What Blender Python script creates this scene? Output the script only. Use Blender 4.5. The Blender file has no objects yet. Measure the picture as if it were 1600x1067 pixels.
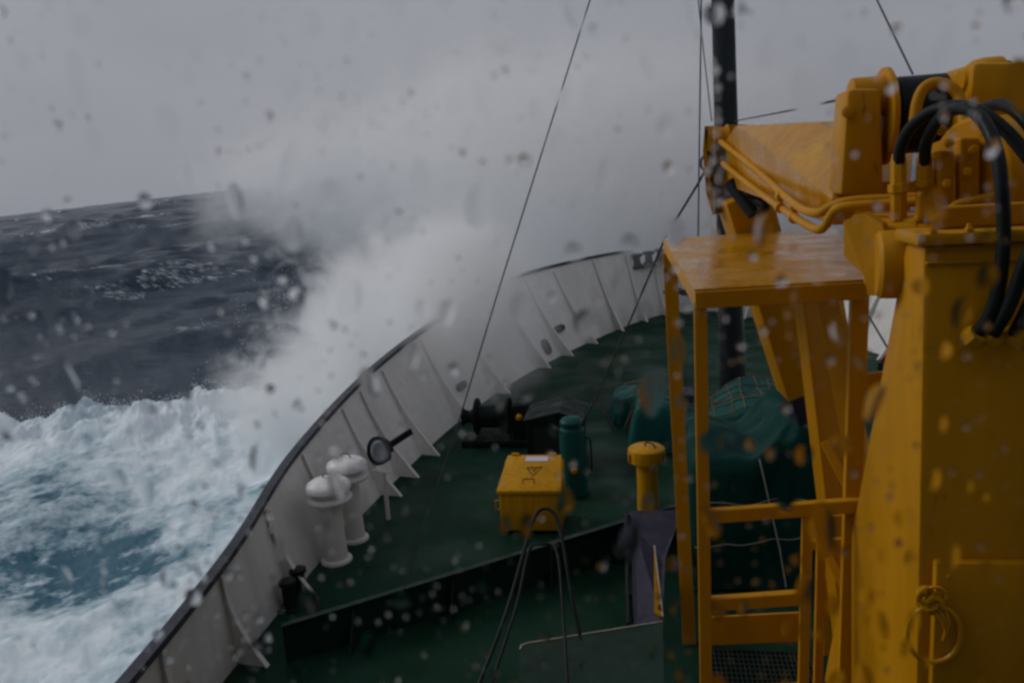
import bpy, bmesh, math, random
import numpy as np
from mathutils import Vector, Matrix, noise as mnoise

S = bpy.context.scene
COL = S.collection
RND = random.Random(7)
R = math.radians

# ------------------------------------------------------------------ camera
EYE = Vector((0.0, 0.0, 4.5))          # eye height above the forecastle deck; X starboard, Y forward, Z up
FPX, PITCH, YAW, ROLL = 1290.0, 11.3, 10.0, 3.8
p_, y_, r_ = R(PITCH), R(YAW), R(ROLL)
FWD = Vector((-math.sin(y_) * math.cos(p_), math.cos(y_) * math.cos(p_), -math.sin(p_)))
RT0 = Vector((math.cos(y_), math.sin(y_), 0)); UP0 = RT0.cross(FWD)
RT = RT0 * math.cos(r_) - UP0 * math.sin(r_)
UP = UP0 * math.cos(r_) + RT0 * math.sin(r_)
cd = bpy.data.cameras.new("camera"); cam = bpy.data.objects.new("camera", cd); COL.objects.link(cam)
cam.matrix_world = Matrix(((RT.x, UP.x, -FWD.x, EYE.x), (RT.y, UP.y, -FWD.y, EYE.y), (RT.z, UP.z, -FWD.z, EYE.z), (0, 0, 0, 1)))
cd.sensor_width = 36.0; cd.lens = FPX / 1600 * 36.0
cd.clip_start = 0.05; cd.clip_end = 20000
cd.dof.use_dof = True; cd.dof.focus_distance = 11.0; cd.dof.aperture_fstop = 6.0
S.camera = cam

# ------------------------------------------------------------------ world, sun, exposure
SUN_EL, SUN_AZ = 35.0, -75.0           # azimuth from forward, towards port
W = bpy.data.worlds.new("World"); S.world = W; W.use_nodes = True
nt = W.node_tree; nt.nodes.clear()
out = nt.nodes.new("ShaderNodeOutputWorld")
sky = nt.nodes.new("ShaderNodeTexSky"); sky.sky_type = 'NISHITA'; sky.sun_disc = False
sky.sun_elevation = R(SUN_EL); sky.sun_rotation = R(SUN_AZ); sky.air_density = 2.0; sky.dust_density = 6.0
bw = nt.nodes.new("ShaderNodeHueSaturation"); bw.inputs["Saturation"].default_value = 0.25
nt.links.new(sky.outputs[0], bw.inputs["Color"])
b1 = nt.nodes.new("ShaderNodeBackground"); b1.inputs[1].default_value = 0.05
nt.links.new(bw.outputs[0], b1.inputs[0])
tc = nt.nodes.new("ShaderNodeTexCoord")
mp = nt.nodes.new("ShaderNodeMapping"); mp.inputs["Scale"].default_value = (1.4, 1.4, 3.0)
nz = nt.nodes.new("ShaderNodeTexNoise"); nz.inputs["Scale"].default_value = 1.6; nz.inputs["Detail"].default_value = 5
nt.links.new(tc.outputs["Generated"], mp.inputs[0]); nt.links.new(mp.outputs[0], nz.inputs["Vector"])
cr = nt.nodes.new("ShaderNodeValToRGB")
cr.color_ramp.elements[0].position = 0.3; cr.color_ramp.elements[0].color = (0.275, 0.286, 0.330, 1)
cr.color_ramp.elements[1].position = 0.72; cr.color_ramp.elements[1].color = (0.335, 0.343, 0.383, 1)
nt.links.new(nz.outputs[0], cr.inputs[0])
b2 = nt.nodes.new("ShaderNodeBackground"); b2.inputs[1].default_value = 1.0
sx = nt.nodes.new("ShaderNodeSeparateXYZ"); nt.links.new(tc.outputs["Generated"], sx.inputs[0])
mr = nt.nodes.new("ShaderNodeMapRange"); mr.inputs[1].default_value = 0.0; mr.inputs[2].default_value = 0.45; mr.inputs[3].default_value = 1.0; mr.inputs[4].default_value = 0.88
nt.links.new(sx.outputs[0], mr.inputs[0])
cm = nt.nodes.new("ShaderNodeMix"); cm.data_type = 'RGBA'; cm.blend_type = 'MULTIPLY'; cm.inputs[0].default_value = 1.0   # heavier cloud to starboard
nt.links.new(cr.outputs[0], cm.inputs[6]); nt.links.new(mr.outputs[0], cm.inputs[7])
nt.links.new(cm.outputs[2], b2.inputs[0])
mx = nt.nodes.new("ShaderNodeMixShader"); mx.inputs[0].default_value = 0.9     # thick cloud over the clear sky
nt.links.new(b1.outputs[0], mx.inputs[1]); nt.links.new(b2.outputs[0], mx.inputs[2])
nt.links.new(mx.outputs[0], out.inputs[0])
sd = bpy.data.lights.new("sun", 'SUN'); sd.energy = 0.85; sd.angle = R(25); sd.color = (1, 0.97, 0.93)
so = bpy.data.objects.new("sun", sd); COL.objects.link(so)
sdir = Vector((math.sin(R(SUN_AZ)) * math.cos(R(SUN_EL)), math.cos(R(SUN_AZ)) * math.cos(R(SUN_EL)), math.sin(R(SUN_EL))))
so.rotation_euler = sdir.to_track_quat('Z', 'Y').to_euler(); so.location = (0, 0, 60)
S.view_settings.view_transform = 'Standard'; S.view_settings.look = 'None'
S.view_settings.exposure = 0.0; S.view_settings.gamma = 1.0
S.cycles.use_denoising = True; S.cycles.filter_width = 2.7
S.cycles.max_bounces = 24; S.cycles.volume_bounces = 20; S.cycles.transparent_max_bounces = 12
S.cycles.volume_step_rate = 0.6; S.cycles.volume_max_steps = 256

# ------------------------------------------------------------------ pixel rays (photograph of 1600 x 1067)
def ray(x, y): return FWD + RT * ((x - 800) / FPX) - UP * ((y - 533.5) / FPX)
def atY(x, y, Y):
    d = ray(x, y); return EYE + d * ((Y - EYE.y) / d.y)
def atZ(x, y, z):
    d = ray(x, y); return EYE + d * ((z - EYE.z) / d.z)
def atX(x, y, X):
    d = ray(x, y); return EYE + d * ((X - EYE.x) / d.x)

# ------------------------------------------------------------------ objects
def tag(o, label=None, cat=None, group=None, kind=None):
    if label: o['label'] = label
    if cat: o['category'] = cat
    if group: o['group'] = group
    if kind: o['kind'] = kind
    return o
WL = {}
def empty(name, loc, label, cat, group=None):
    o = bpy.data.objects.new(name, None); COL.objects.link(o); o.location = loc
    o.empty_display_size = 0.2; WL[o.name] = Vector(loc)
    return tag(o, label, cat, group)
def link(name, bm, mat, parent=None, smooth=None, origin=None):
    """bm holds world coordinates; the object sits at its parent's base"""
    base = WL[parent.name] if parent is not None else Vector(origin or (0, 0, 0))
    bmesh.ops.translate(bm, verts=bm.verts, vec=-base)
    me = bpy.data.meshes.new(name); bm.to_mesh(me); bm.free()
    me.materials.append(mat)
    o = bpy.data.objects.new(name, me); COL.objects.link(o)
    if parent is not None: o.parent = parent
    else: o.location = base
    WL[o.name] = base
    if smooth is not None:
        me.shade_smooth()
        if smooth > 0: me.set_sharp_from_angle(angle=R(smooth))
    return o
def new(): return bmesh.new()

def hexa(bm, pts, bevel=0.0):
    """pts: 8 corners, bottom four then top four (same order)"""
    v = [bm.verts.new(p) for p in pts]
    fs = [bm.faces.new([v[i] for i in q]) for q in ((3, 2, 1, 0), (4, 5, 6, 7), (0, 1, 5, 4), (1, 2, 6, 5), (2, 3, 7, 6), (3, 0, 4, 7))]
    if bevel > 0:
        es = list({e for f in fs for e in f.edges})
        bmesh.ops.bevel(bm, geom=es, offset=bevel, segments=2, affect='EDGES', profile=0.5)
def box(bm, a, b, bevel=0.0, M=None):
    x0, y0, z0 = a; x1, y1, z1 = b
    pts = [Vector(q) for q in ((x0, y0, z0), (x1, y0, z0), (x1, y1, z0), (x0, y1, z0), (x0, y0, z1), (x1, y0, z1), (x1, y1, z1), (x0, y1, z1))]
    if M is not None: pts = [M @ q for q in pts]
    hexa(bm, pts, bevel)
def bar(bm, a, b, w, d, side=Vector((1, 0, 0)), bevel=0.0, taper=1.0):
    """rectangular bar from a to b; w along SIDE, d across"""
    a, b = Vector(a), Vector(b); ax = (b - a).normalized()
    s = (side - ax * side.dot(ax)).normalized(); t = ax.cross(s)
    pts = []
    for c, k in ((a, 1.0), (b, taper)):
        for i, j in ((-1, -1), (1, -1), (1, 1), (-1, 1)):
            pts.append(c + s * (i * w * k / 2) + t * (j * d * k / 2))
    hexa(bm, pts, bevel)
def smooth_path(pts, n=8):
    P = [Vector(p) for p in pts]
    if len(P) < 3: return P
    Q = [P[0] * 2 - P[1]] + P + [P[-1] * 2 - P[-2]]
    o = []
    for i in range(1, len(Q) - 2):
        a, b, c, d = Q[i - 1], Q[i], Q[i + 1], Q[i + 2]
        for k in range(n):
            t = k / n
            o.append(0.5 * ((2 * b) + (c - a) * t + (2 * a - 5 * b + 4 * c - d) * t * t + (3 * b - a - 3 * c + d) * t ** 3))
    o.append(P[-1]); return o
def tube(bm, pts, r, seg=10, cap=True, curve=0, sag=None):
    P = smooth_path(pts, curve) if curve else [Vector(p) for p in pts]
    rr = r if callable(r) else (lambda t: r)
    T = [(P[min(i + 1, len(P) - 1)] - P[max(i - 1, 0)]).normalized() for i in range(len(P))]
    n = T[0].orthogonal().normalized(); rings = []
    for i, p in enumerate(P):
        n = (n - T[i] * n.dot(T[i])).normalized(); b = T[i].cross(n)
        q = rr(i / max(1, len(P) - 1))
        rings.append([bm.verts.new(p + (n * math.cos(2 * math.pi * k / seg) + b * math.sin(2 * math.pi * k / seg)) * q) for k in range(seg)])
    for A, B in zip(rings, rings[1:]):
        for k in range(seg): bm.faces.new((A[k], A[(k + 1) % seg], B[(k + 1) % seg], B[k]))
    if cap:
        bm.faces.new(rings[0][::-1]); bm.faces.new(rings[-1])
def lathe(bm, base, prof, seg=32, axis=Vector((0, 0, 1)), up=None):
    """prof: (radius, along) pairs, closed at both ends"""
    axis = Vector(axis).normalized(); n = axis.orthogonal().normalized(); b = axis.cross(n); base = Vector(base)
    rings = []
    for r, h in prof:
        rings.append([bm.verts.new(base + axis * h + (n * math.cos(2 * math.pi * k / seg) + b * math.sin(2 * math.pi * k / seg)) * max(r, 1e-4)) for k in range(seg)])
    for A, B in zip(rings, rings[1:]):
        for k in range(seg): bm.faces.new((A[k], A[(k + 1) % seg], B[(k + 1) % seg], B[k]))
    bm.faces.new(rings[0][::-1]); bm.faces.new(rings[-1])
def plate(bm, poly, thick):
    """extrude a (possibly bent) polygon by the vector THICK"""
    a = [bm.verts.new(p) for p in poly]; b = [bm.verts.new(Vector(p) + thick) for p in poly]
    bm.faces.new(a[::-1]); bm.faces.new(b)
    for i in range(len(a)):
        j = (i + 1) % len(a); bm.faces.new((a[i], a[j], b[j], b[i]))
def torus(bm, c, ax, R0, r, seg=36, s2=10, sy=1.0):
    ax = Vector(ax).normalized(); n = ax.cross(Vector((0, 0, 1))).normalized(); b = n.cross(ax)
    rings = []
    for i in range(seg):
        a = 2 * math.pi * i / seg; d = n * math.cos(a) + b * math.sin(a) * sy
        o = Vector(c) + d * R0
        rings.append([bm.verts.new(o + (d.normalized() * math.cos(2 * math.pi * k / s2) + ax * math.sin(2 * math.pi * k / s2)) * r) for k in range(s2)])
    for i in range(seg):
        A, B = rings[i], rings[(i + 1) % seg]
        for k in range(s2): bm.faces.new((A[k], A[(k + 1) % s2], B[(k + 1) % s2], B[k]))

# ------------------------------------------------------------------ materials
def mat(name):
    m = bpy.data.materials.new(name); m.use_nodes = True
    return m, m.node_tree, m.node_tree.nodes["Principled BSDF"]
def N(nt, t, **kw):
    n = nt.nodes.new(t)
    for k, v in kw.items():
        if k in n.inputs: n.inputs[k].default_value = v
        else: setattr(n, k, v)
    return n
def paint(name, c1, c2, rough=0.4, scale=3.0, wear=None, wear_at=0.68, bump=0.15, streak=True, coat=0.0, spec=0.13, runs=0.78):
    """weathered paint: two tones in soft patches, rust or bare spots, fine bump, wet gloss variation"""
    m, t, b = mat(name); L = t.links
    co = N(t, "ShaderNodeTexCoord"); mp = N(t, "ShaderNodeMapping")
    mp.inputs["Scale"].default_value = (1, 1, 0.35 if streak else 1)
    L.new(co.outputs["Object"], mp.inputs[0])
    n1 = N(t, "ShaderNodeTexNoise", Scale=scale, Detail=6.0, Roughness=0.6); L.new(mp.outputs[0], n1.inputs["Vector"])
    r1 = N(t, "ShaderNodeMapRange"); r1.inputs[1].default_value = 0.35; r1.inputs[2].default_value = 0.68; L.new(n1.outputs[0], r1.inputs[0])
    mx = N(t, "ShaderNodeMix", data_type='RGBA'); mx.inputs[6].default_value = (*c1, 1); mx.inputs[7].default_value = (*c2, 1)
    L.new(r1.outputs[0], mx.inputs[0]); col = mx.outputs[2]
    if wear:
        n2 = N(t, "ShaderNodeTexNoise", Scale=scale * 3.7, Detail=8.0, Roughness=0.7); L.new(mp.outputs[0], n2.inputs["Vector"])
        r2 = N(t, "ShaderNodeMapRange"); r2.inputs[1].default_value = wear_at; r2.inputs[2].default_value = wear_at + 0.07; L.new(n2.outputs[0], r2.inputs[0])
        m2 = N(t, "ShaderNodeMix", data_type='RGBA'); m2.inputs[7].default_value = (*wear, 1)
        L.new(r2.outputs[0], m2.inputs[0]); L.new(col, m2.inputs[6]); col = m2.outputs[2]
    ms = N(t, "ShaderNodeMapping"); ms.inputs["Scale"].default_value = (1, 1, 0.07); L.new(co.outputs["Object"], ms.inputs[0])
    ns = N(t, "ShaderNodeTexNoise", Scale=scale * 5, Detail=5.0, Roughness=0.65); L.new(ms.outputs[0], ns.inputs["Vector"])
    rs_ = N(t, "ShaderNodeMapRange"); rs_.inputs[1].default_value = 0.36; rs_.inputs[2].default_value = 0.60; rs_.inputs[3].default_value = runs if streak else 0.92; L.new(ns.outputs[0], rs_.inputs[0])
    mm = N(t, "ShaderNodeMix", data_type='RGBA', blend_type='MULTIPLY'); mm.inputs[0].default_value = 1.0
    L.new(col, mm.inputs[6]); L.new(rs_.outputs[0], mm.inputs[7]); col = mm.outputs[2]      # dirt runs
    L.new(col, b.inputs["Base Color"])
    n3 = N(t, "ShaderNodeTexNoise", Scale=scale * 1.7, Detail=4.0); L.new(co.outputs["Object"], n3.inputs["Vector"])
    r3 = N(t, "ShaderNodeMapRange"); r3.inputs[1].default_value = 0.3; r3.inputs[2].default_value = 0.7
    r3.inputs[3].default_value = max(0.05, rough - 0.18); r3.inputs[4].default_value = rough + 0.15
    L.new(n3.outputs[0], r3.inputs[0]); L.new(r3.outputs[0], b.inputs["Roughness"])
    bp = N(t, "ShaderNodeBump", Strength=bump, Distance=0.01)
    n4 = N(t, "ShaderNodeTexNoise", Scale=scale * 9, Detail=5.0); L.new(co.outputs["Object"], n4.inputs["Vector"])
    L.new(n4.outputs[0], bp.inputs["Height"]); L.new(bp.outputs[0], b.inputs["Normal"])
    b.inputs["Specular IOR Level"].default_value = spec
    b.inputs["Coat Weight"].default_value = coat; b.inputs["Coat Roughness"].default_value = 0.15
    return m
M = {}
M['yellow'] = paint("yellow_paint", (0.49, 0.215, 0.003), (0.60, 0.275, 0.006), 0.45, 1.6, (0.20, 0.085, 0.02), 0.63, runs=0.92)
M['yellow2'] = paint("yellow_gear_paint", (0.62, 0.30, 0.006), (0.52, 0.24, 0.005), 0.4, 4, (0.22, 0.10, 0.03), 0.67)
M['yellowwet'] = paint("wet_yellow_paint", (0.50, 0.22, 0.004), (0.60, 0.29, 0.01), 0.30, 2.2, (0.22, 0.10, 0.02), 0.66, spec=0.34, coat=0.10)
M['white'] = paint("white_ship_paint", (0.76, 0.745, 0.71), (0.64, 0.625, 0.59), 0.45, 1.2, (0.40, 0.31, 0.22), 0.70, runs=0.90)
M['white2'] = paint("white_vent_paint", (0.88, 0.88, 0.87), (0.82, 0.82, 0.81), 0.3, 2.5, (0.5, 0.45, 0.4), 0.76)
M['rail'] = paint("dark_cap_rail_paint", (0.075, 0.08, 0.10), (0.045, 0.05, 0.062), 0.4, 3.0, (0.25, 0.26, 0.28), 0.68)
M['black'] = paint("black_rubber", (0.010, 0.013, 0.013), (0.018, 0.022, 0.022), 0.45, 5.0, None)
M['mast'] = paint("mast_paint", (0.014, 0.018, 0.019), (0.032, 0.039, 0.041), 0.4, 2.2, (0.07, 0.08, 0.085), 0.70)
M['steel'] = paint("dull_steel", (0.10, 0.105, 0.115), (0.16, 0.165, 0.175), 0.42, 5.0, (0.12, 0.07, 0.05), 0.66)
M['wire'] = paint("wire_rope", (0.045, 0.045, 0.05), (0.07, 0.07, 0.075), 0.5, 20.0, None)
M['tarp'] = paint("green_tarpaulin", (0.002, 0.030, 0.024), (0.005, 0.050, 0.041), 0.6, 2.0, None, streak=False, bump=0.3, spec=0.06)
M['teal'] = paint("teal_paint", (0.006, 0.07, 0.062), (0.010, 0.095, 0.082), 0.45, 4.0, (0.2, 0.15, 0.05), 0.72)
M['rope'] = paint("tan_rope", (0.20, 0.155, 0.10), (0.13, 0.10, 0.065), 0.8, 20.0, None)
M['palerope'] = paint("pale_rope", (0.55, 0.52, 0.45), (0.42, 0.40, 0.35), 0.8, 20.0, None)
M['purple'] = paint("grey_violet_paint", (0.028, 0.026, 0.046), (0.040, 0.037, 0.064), 0.5, 3.0, (0.15, 0.14, 0.16), 0.7)
M['edge'] = paint("worn_pale_edge", (0.55, 0.53, 0.45), (0.40, 0.37, 0.28), 0.5, 8.0, None)
M['red'] = paint("red_paint", (0.38, 0.045, 0.04), (0.30, 0.03, 0.03), 0.45, 8.0, None)
M['label'] = paint("white_sticker", (0.75, 0.72, 0.80), (0.68, 0.66, 0.72), 0.4, 30.0, None)
M['ink'] = paint("dark_marking", (0.05, 0.035, 0.02), (0.07, 0.05, 0.03), 0.5, 10.0, None)
M['greenmetal'] = paint("green_bulkhead_paint", (0.006, 0.024, 0.014), (0.011, 0.038, 0.024), 0.36, 2.0, (0.03, 0.035, 0.03), 0.68)
M['gear'] = paint("black_green_gear_paint", (0.007, 0.012, 0.010), (0.014, 0.022, 0.018), 0.5, 3.0, (0.03, 0.025, 0.02), 0.68, spec=0.08)
M['dark'] = paint("dark_interior", (0.02, 0.02, 0.02), (0.03, 0.03, 0.03), 0.6, 2.0, None)
M['lens'] = paint("lamp_lens", (0.34, 0.37, 0.41), (0.28, 0.31, 0.35), 0.15, 4.0, None)
M['hull'] = paint("hull_paint", (0.03, 0.07, 0.055), (0.04, 0.085, 0.065), 0.45, 1.0, (0.16, 0.08, 0.05), 0.72)
M['bridge'] = paint("bridge_wall_paint", (0.42, 0.42, 0.40), (0.36, 0.36, 0.34), 0.45, 1.0, (0.3, 0.2, 0.15), 0.75)

def deck_mat():
    m, t, b = mat("wet_green_deck"); L = t.links
    co = N(t, "ShaderNodeTexCoord")
    n1 = N(t, "ShaderNodeTexNoise", Scale=0.7, Detail=7.0, Roughness=0.62); L.new(co.outputs["Object"], n1.inputs["Vector"])
    cr = N(t, "ShaderNodeValToRGB"); e = cr.color_ramp.elements
    e[0].position = 0.34; e[0].color = (0.005, 0.024, 0.013, 1); e[1].position = 0.66; e[1].color = (0.012, 0.046, 0.027, 1)
    L.new(n1.outputs[0], cr.inputs[0])
    n2 = N(t, "ShaderNodeTexNoise", Scale=5.0, Detail=8.0, Roughness=0.7); L.new(co.outputs["Object"], n2.inputs["Vector"])
    r2 = N(t, "ShaderNodeMapRange"); r2.inputs[1].default_value = 0.62; r2.inputs[2].default_value = 0.72; L.new(n2.outputs[0], r2.inputs[0])
    mx = N(t, "ShaderNodeMix", data_type='RGBA'); mx.inputs[7].default_value = (0.028, 0.03, 0.027, 1)
    L.new(r2.outputs[0], mx.inputs[0]); L.new(cr.outputs[0], mx.inputs[6]); L.new(mx.outputs[2], b.inputs["Base Color"])
    n3 = N(t, "ShaderNodeTexNoise", Scale=0.9, Detail=5.0); L.new(co.outputs["Object"], n3.inputs["Vector"])
    r3 = N(t, "ShaderNodeMapRange"); r3.inputs[1].default_value = 0.4; r3.inputs[2].default_value = 0.62
    r3.inputs[3].default_value = 0.42; r3.inputs[4].default_value = 0.75; b.inputs['Specular IOR Level'].default_value = 0.07
    L.new(n3.outputs[0], r3.inputs[0]); L.new(r3.outputs[0], b.inputs["Roughness"])
    n4 = N(t, "ShaderNodeTexNoise", Scale=26.0, Detail=4.0); L.new(co.outputs["Object"], n4.inputs["Vector"])
    bp = N(t, "ShaderNodeBump", Strength=0.35, Distance=0.01); L.new(n4.outputs[0], bp.inputs["Height"]); L.new(bp.outputs[0], b.inputs["Normal"])
    return m
M['deck'] = deck_mat()

def sea_mat():
    m, t, b = mat("storm_sea"); L = t.links
    co = N(t, "ShaderNodeTexCoord")
    at = N(t, "ShaderNodeAttribute", attribute_name="foam"); ac = N(t, "ShaderNodeAttribute", attribute_name="churn")
    # dark water with fine wind ripples
    mp = N(t, "ShaderNodeMapping"); mp.inputs["Rotation"].default_value = (0, 0, R(-30)); mp.inputs["Scale"].default_value = (0.45, 1.0, 1)
    L.new(co.outputs["Object"], mp.inputs[0])
    def noise(sc, det, rough=0.6, vec=None):
        n = N(t, "ShaderNodeTexNoise", Scale=sc, Detail=det, Roughness=rough); L.new(vec or mp.outputs[0], n.inputs["Vector"]); return n.outputs[0]
    def math_(op, a, bb=None, clamp=False):
        n = N(t, "ShaderNodeMath", operation=op); n.use_clamp = clamp
        for i, v in enumerate((a, bb)):
            if v is None: continue
            if isinstance(v, (int, float)): n.inputs[i].default_value = v
            else: L.new(v, n.inputs[i])
        return n.outputs[0]
    def rng(v, a, c, lo=0.0, hi=1.0):
        n = N(t, "ShaderNodeMapRange"); n.inputs[1].default_value = a; n.inputs[2].default_value = c; n.inputs[3].default_value = lo; n.inputs[4].default_value = hi
        L.new(v, n.inputs[0]); return n.outputs[0]
    b1 = N(t, "ShaderNodeBump", Strength=1.0, Distance=0.38); L.new(noise(0.9, 9.0, 0.66), b1.inputs["Height"])
    b2 = N(t, "ShaderNodeBump", Strength=0.5, Distance=0.04); L.new(noise(5.0, 6.0, 0.6), b2.inputs["Height"]); L.new(b1.outputs[0], b2.inputs["Normal"])
    L.new(b2.outputs[0], b.inputs["Normal"])
    # whitecap mask: crests, broken into streaks
    lace = noise(2.2, 9.0, 0.72)
    cap = rng(math_('ADD', math_('MULTIPLY', at.outputs["Fac"], 0.62), lace), 0.80, 0.98)
    # churned water beside the hull: foam over aerated teal water
    big = noise(0.17, 5.0, 0.55, co.outputs["Object"]); mid = noise(1.3, 9.0, 0.68, co.outputs["Object"])
    ah = N(t, "ShaderNodeAttribute", attribute_name="hollow"); hol = math_('MULTIPLY', math_('MULTIPLY', ah.outputs["Fac"], 0.60), rng(noise(0.42, 7.0, 0.7, co.outputs['Object']), 0.36, 0.62))
    fo = rng(math_('SUBTRACT', math_('ADD', math_('MULTIPLY', big, 1.0), math_('MULTIPLY', mid, 0.85)), hol), 0.64, 1.04)
    tl = rng(math_('SUBTRACT', math_('ADD', math_('MULTIPLY', big, 0.8), math_('MULTIPLY', mid, 0.5)), hol), 0.36, 0.74)
    teal = N(t, "ShaderNodeMix", data_type='RGBA'); teal.inputs[6].default_value = (0.05, 0.14, 0.20, 1); teal.inputs[7].default_value = (0.44, 0.70, 0.79, 1)
    L.new(tl, teal.inputs[0])
    ch = N(t, "ShaderNodeMix", data_type='RGBA'); ch.inputs[7].default_value = (0.84, 0.90, 0.94, 1); L.new(fo, ch.inputs[0]); L.new(teal.outputs[2], ch.inputs[6])
    wst = N(t, "ShaderNodeMix", data_type='RGBA'); wst.inputs[6].default_value = (0.010, 0.034, 0.066, 1); wst.inputs[7].default_value = (0.045, 0.075, 0.100, 1)
    mp2 = N(t, "ShaderNodeMapping"); mp2.inputs["Rotation"].default_value = (0, 0, R(-25)); mp2.inputs["Scale"].default_value = (0.16, 1.0, 1); L.new(co.outputs["Object"], mp2.inputs[0])
    L.new(rng(noise(1.1, 9.0, 0.75, mp2.outputs[0]), 0.48, 0.70), wst.inputs[0])
    wat = N(t, "ShaderNodeMix", data_type='RGBA'); L.new(wst.outputs[2], wat.inputs[6]); wat.inputs[7].default_value = (0.75, 0.79, 0.82, 1)
    L.new(cap, wat.inputs[0])
    edge = rng(math_('ADD', ac.outputs["Fac"], math_('MULTIPLY', math_('SUBTRACT', mid, 0.5), 1.1)), 0.35, 0.6)
    L.new(rng(edge, 0, 1, 1.0, 0.3), b1.inputs['Strength']); L.new(rng(edge, 0, 1, 0.5, 0.1), b2.inputs['Strength'])
    fin = N(t, "ShaderNodeMix", data_type='RGBA'); L.new(edge, fin.inputs[0]); L.new(wat.outputs[2], fin.inputs[6]); L.new(ch.outputs[2], fin.inputs[7])
    L.new(fin.outputs[2], b.inputs["Base Color"])
    ro = N(t, "ShaderNodeMix", data_type='FLOAT'); ro.inputs[2].default_value = 0.22; b.inputs["Specular IOR Level"].default_value = 0.26; ro.inputs[3].default_value = 0.6
    L.new(math_('MAXIMUM', cap, edge), ro.inputs[0]); L.new(ro.outputs[0], b.inputs["Roughness"])
    b.inputs["IOR"].default_value = 1.33
    return m
M['sea'] = sea_mat()

def spray_mat(name, density, scale, thr=0.42, gain=1.6, anis=0.2, core=0.25, seed=0.0, flat=(1, 1, 1)):
    """wind-torn spray: a soft ball of droplets eaten away by turbulence"""
    m = bpy.data.materials.new(name); m.use_nodes = True; t = m.node_tree; t.nodes.clear(); L = t.links
    o = N(t, "ShaderNodeOutputMaterial"); v = N(t, "ShaderNodeVolumePrincipled"); L.new(v.outputs[0], o.inputs["Volume"])
    v.inputs["Color"].default_value = (0.997, 0.997, 0.997, 1); v.inputs["Anisotropy"].default_value = anis
    co = N(t, "ShaderNodeTexCoord")
    ln = N(t, "ShaderNodeVectorMath", operation='LENGTH'); L.new(co.outputs["Object"], ln.inputs[0])
    fall = N(t, "ShaderNodeMapRange", interpolation_type='SMOOTHSTEP'); fall.inputs[1].default_value = 1.0; fall.inputs[2].default_value = core
    L.new(ln.outputs["Value"], fall.inputs[0])
    mp = N(t, "ShaderNodeMapping"); mp.inputs["Scale"].default_value = flat; mp.inputs["Location"].default_value = (seed, seed * 0.7, -seed)
    L.new(co.outputs["Object"], mp.inputs[0])
    nz = N(t, "ShaderNodeTexNoise", Scale=scale, Detail=7.0, Roughness=0.66, Distortion=0.7); L.new(mp.outputs[0], nz.inputs["Vector"])
    def math_(op, a, bb):
        n = N(t, "ShaderNodeMath", operation=op)
        for i, q in enumerate((a, bb)):
            if isinstance(q, (int, float)): n.inputs[i].default_value = q
            else: L.new(q, n.inputs[i])
        return n.outputs[0]
    d = math_('ADD', math_('MULTIPLY', math_('SUBTRACT', nz.outputs[0], 0.5), gain), math_('SUBTRACT', fall.outputs[0], thr))
    d = math_('MINIMUM', math_('MAXIMUM', d, 0.0), 0.7)
    L.new(math_('MULTIPLY', d, density), v.inputs["Density"])
    return m

# ------------------------------------------------------------------ the ship's plan
CX = 1.2      # centreline
FOOT = [(5.3, -1), (5.3, 2), (5.3, 4.5), (5.33, 7), (5.35, 9.3), (5.2, 12), (4.95, 14.5), (4.4, 17.4), (3.6, 20), (2.8, 22.1), (1.9, 24.1), (0.95, 25.6), (0, 26.1)]
RAIL = [(5.2, -1, .8), (5.2, 2, .8), (5.25, 4.5, .85), (5.42, 7, 1.0), (5.77, 9.4, 1.2), (5.92, 12.4, 1.4), (5.75, 15, 1.6), (5.3, 18, 1.8), (4.55, 20.5, 2.0), (3.65, 22.5, 2.05), (2.45, 24.6, 2.05), (1.2, 26.2, 2.0), (0, 26.9, 2.0)]
NS = 12
def cat(P, s):
    i = min(int(s), len(P) - 2); t = s - i
    g = lambda k: np.array(P[max(0, min(len(P) - 1, k))], float)
    a, b, c, d = g(i - 1), g(i), g(i + 1), g(i + 2)
    if i + 2 > len(P) - 1: d = np.array([-c[0] * 0 - b[0], b[1]] + list(c[2:])) if len(c) > 2 else np.array([-b[0], b[1]])
    return 0.5 * (2 * b + (c - a) * t + (2 * a - 5 * b + 4 * c - d) * t * t + (3 * b - a - 3 * c + d) * t ** 3)
def foot(s, sg): h, y = cat(FOOT, s); return Vector((CX + sg * h, y, 0))
def rail(s, sg): h, y, z = cat(RAIL, s); return Vector((CX + sg * h, y, z))
def s_for_footY(Y):
    lo, hi = 0.0, 11.99
    for _ in range(50):
        m = (lo + hi) / 2
        if cat(FOOT, m)[1] < Y: lo = m
        else: hi = m
    return lo
NST = 132
STN = [NS * i / NST for i in range(NST + 1)]
CUT0, CUT1 = 10.55, 11.28           # open fairlead in the rail near the stem (port)
def edge_pts():                      # all stations, port aft -> stem -> starboard aft
    return [(s, -1) for s in STN] + [(s, 1) for s in STN[-2::-1]]
EP = edge_pts()

# deck
bm = new()
ring = [bm.verts.new(foot(s, g) + Vector((0.06 * g, 0.05, 0))) for s, g in EP]
top = bm.faces.new(ring)
if top.normal.z < 0: top.normal_flip()
bmesh.ops.triangulate(bm, faces=[top])
low = bmesh.ops.extrude_face_region(bm, geom=list(bm.faces))
bmesh.ops.translate(bm, verts=[v for v in low['geom'] if isinstance(v, bmesh.types.BMVert)], vec=(0, 0, -0.03))
bmesh.ops.recalc_face_normals(bm, faces=bm.faces)
tag(link('deck', bm, M['deck']), 'wet dark green steel foredeck inside the white bulwark', 'deck', kind='structure')

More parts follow.
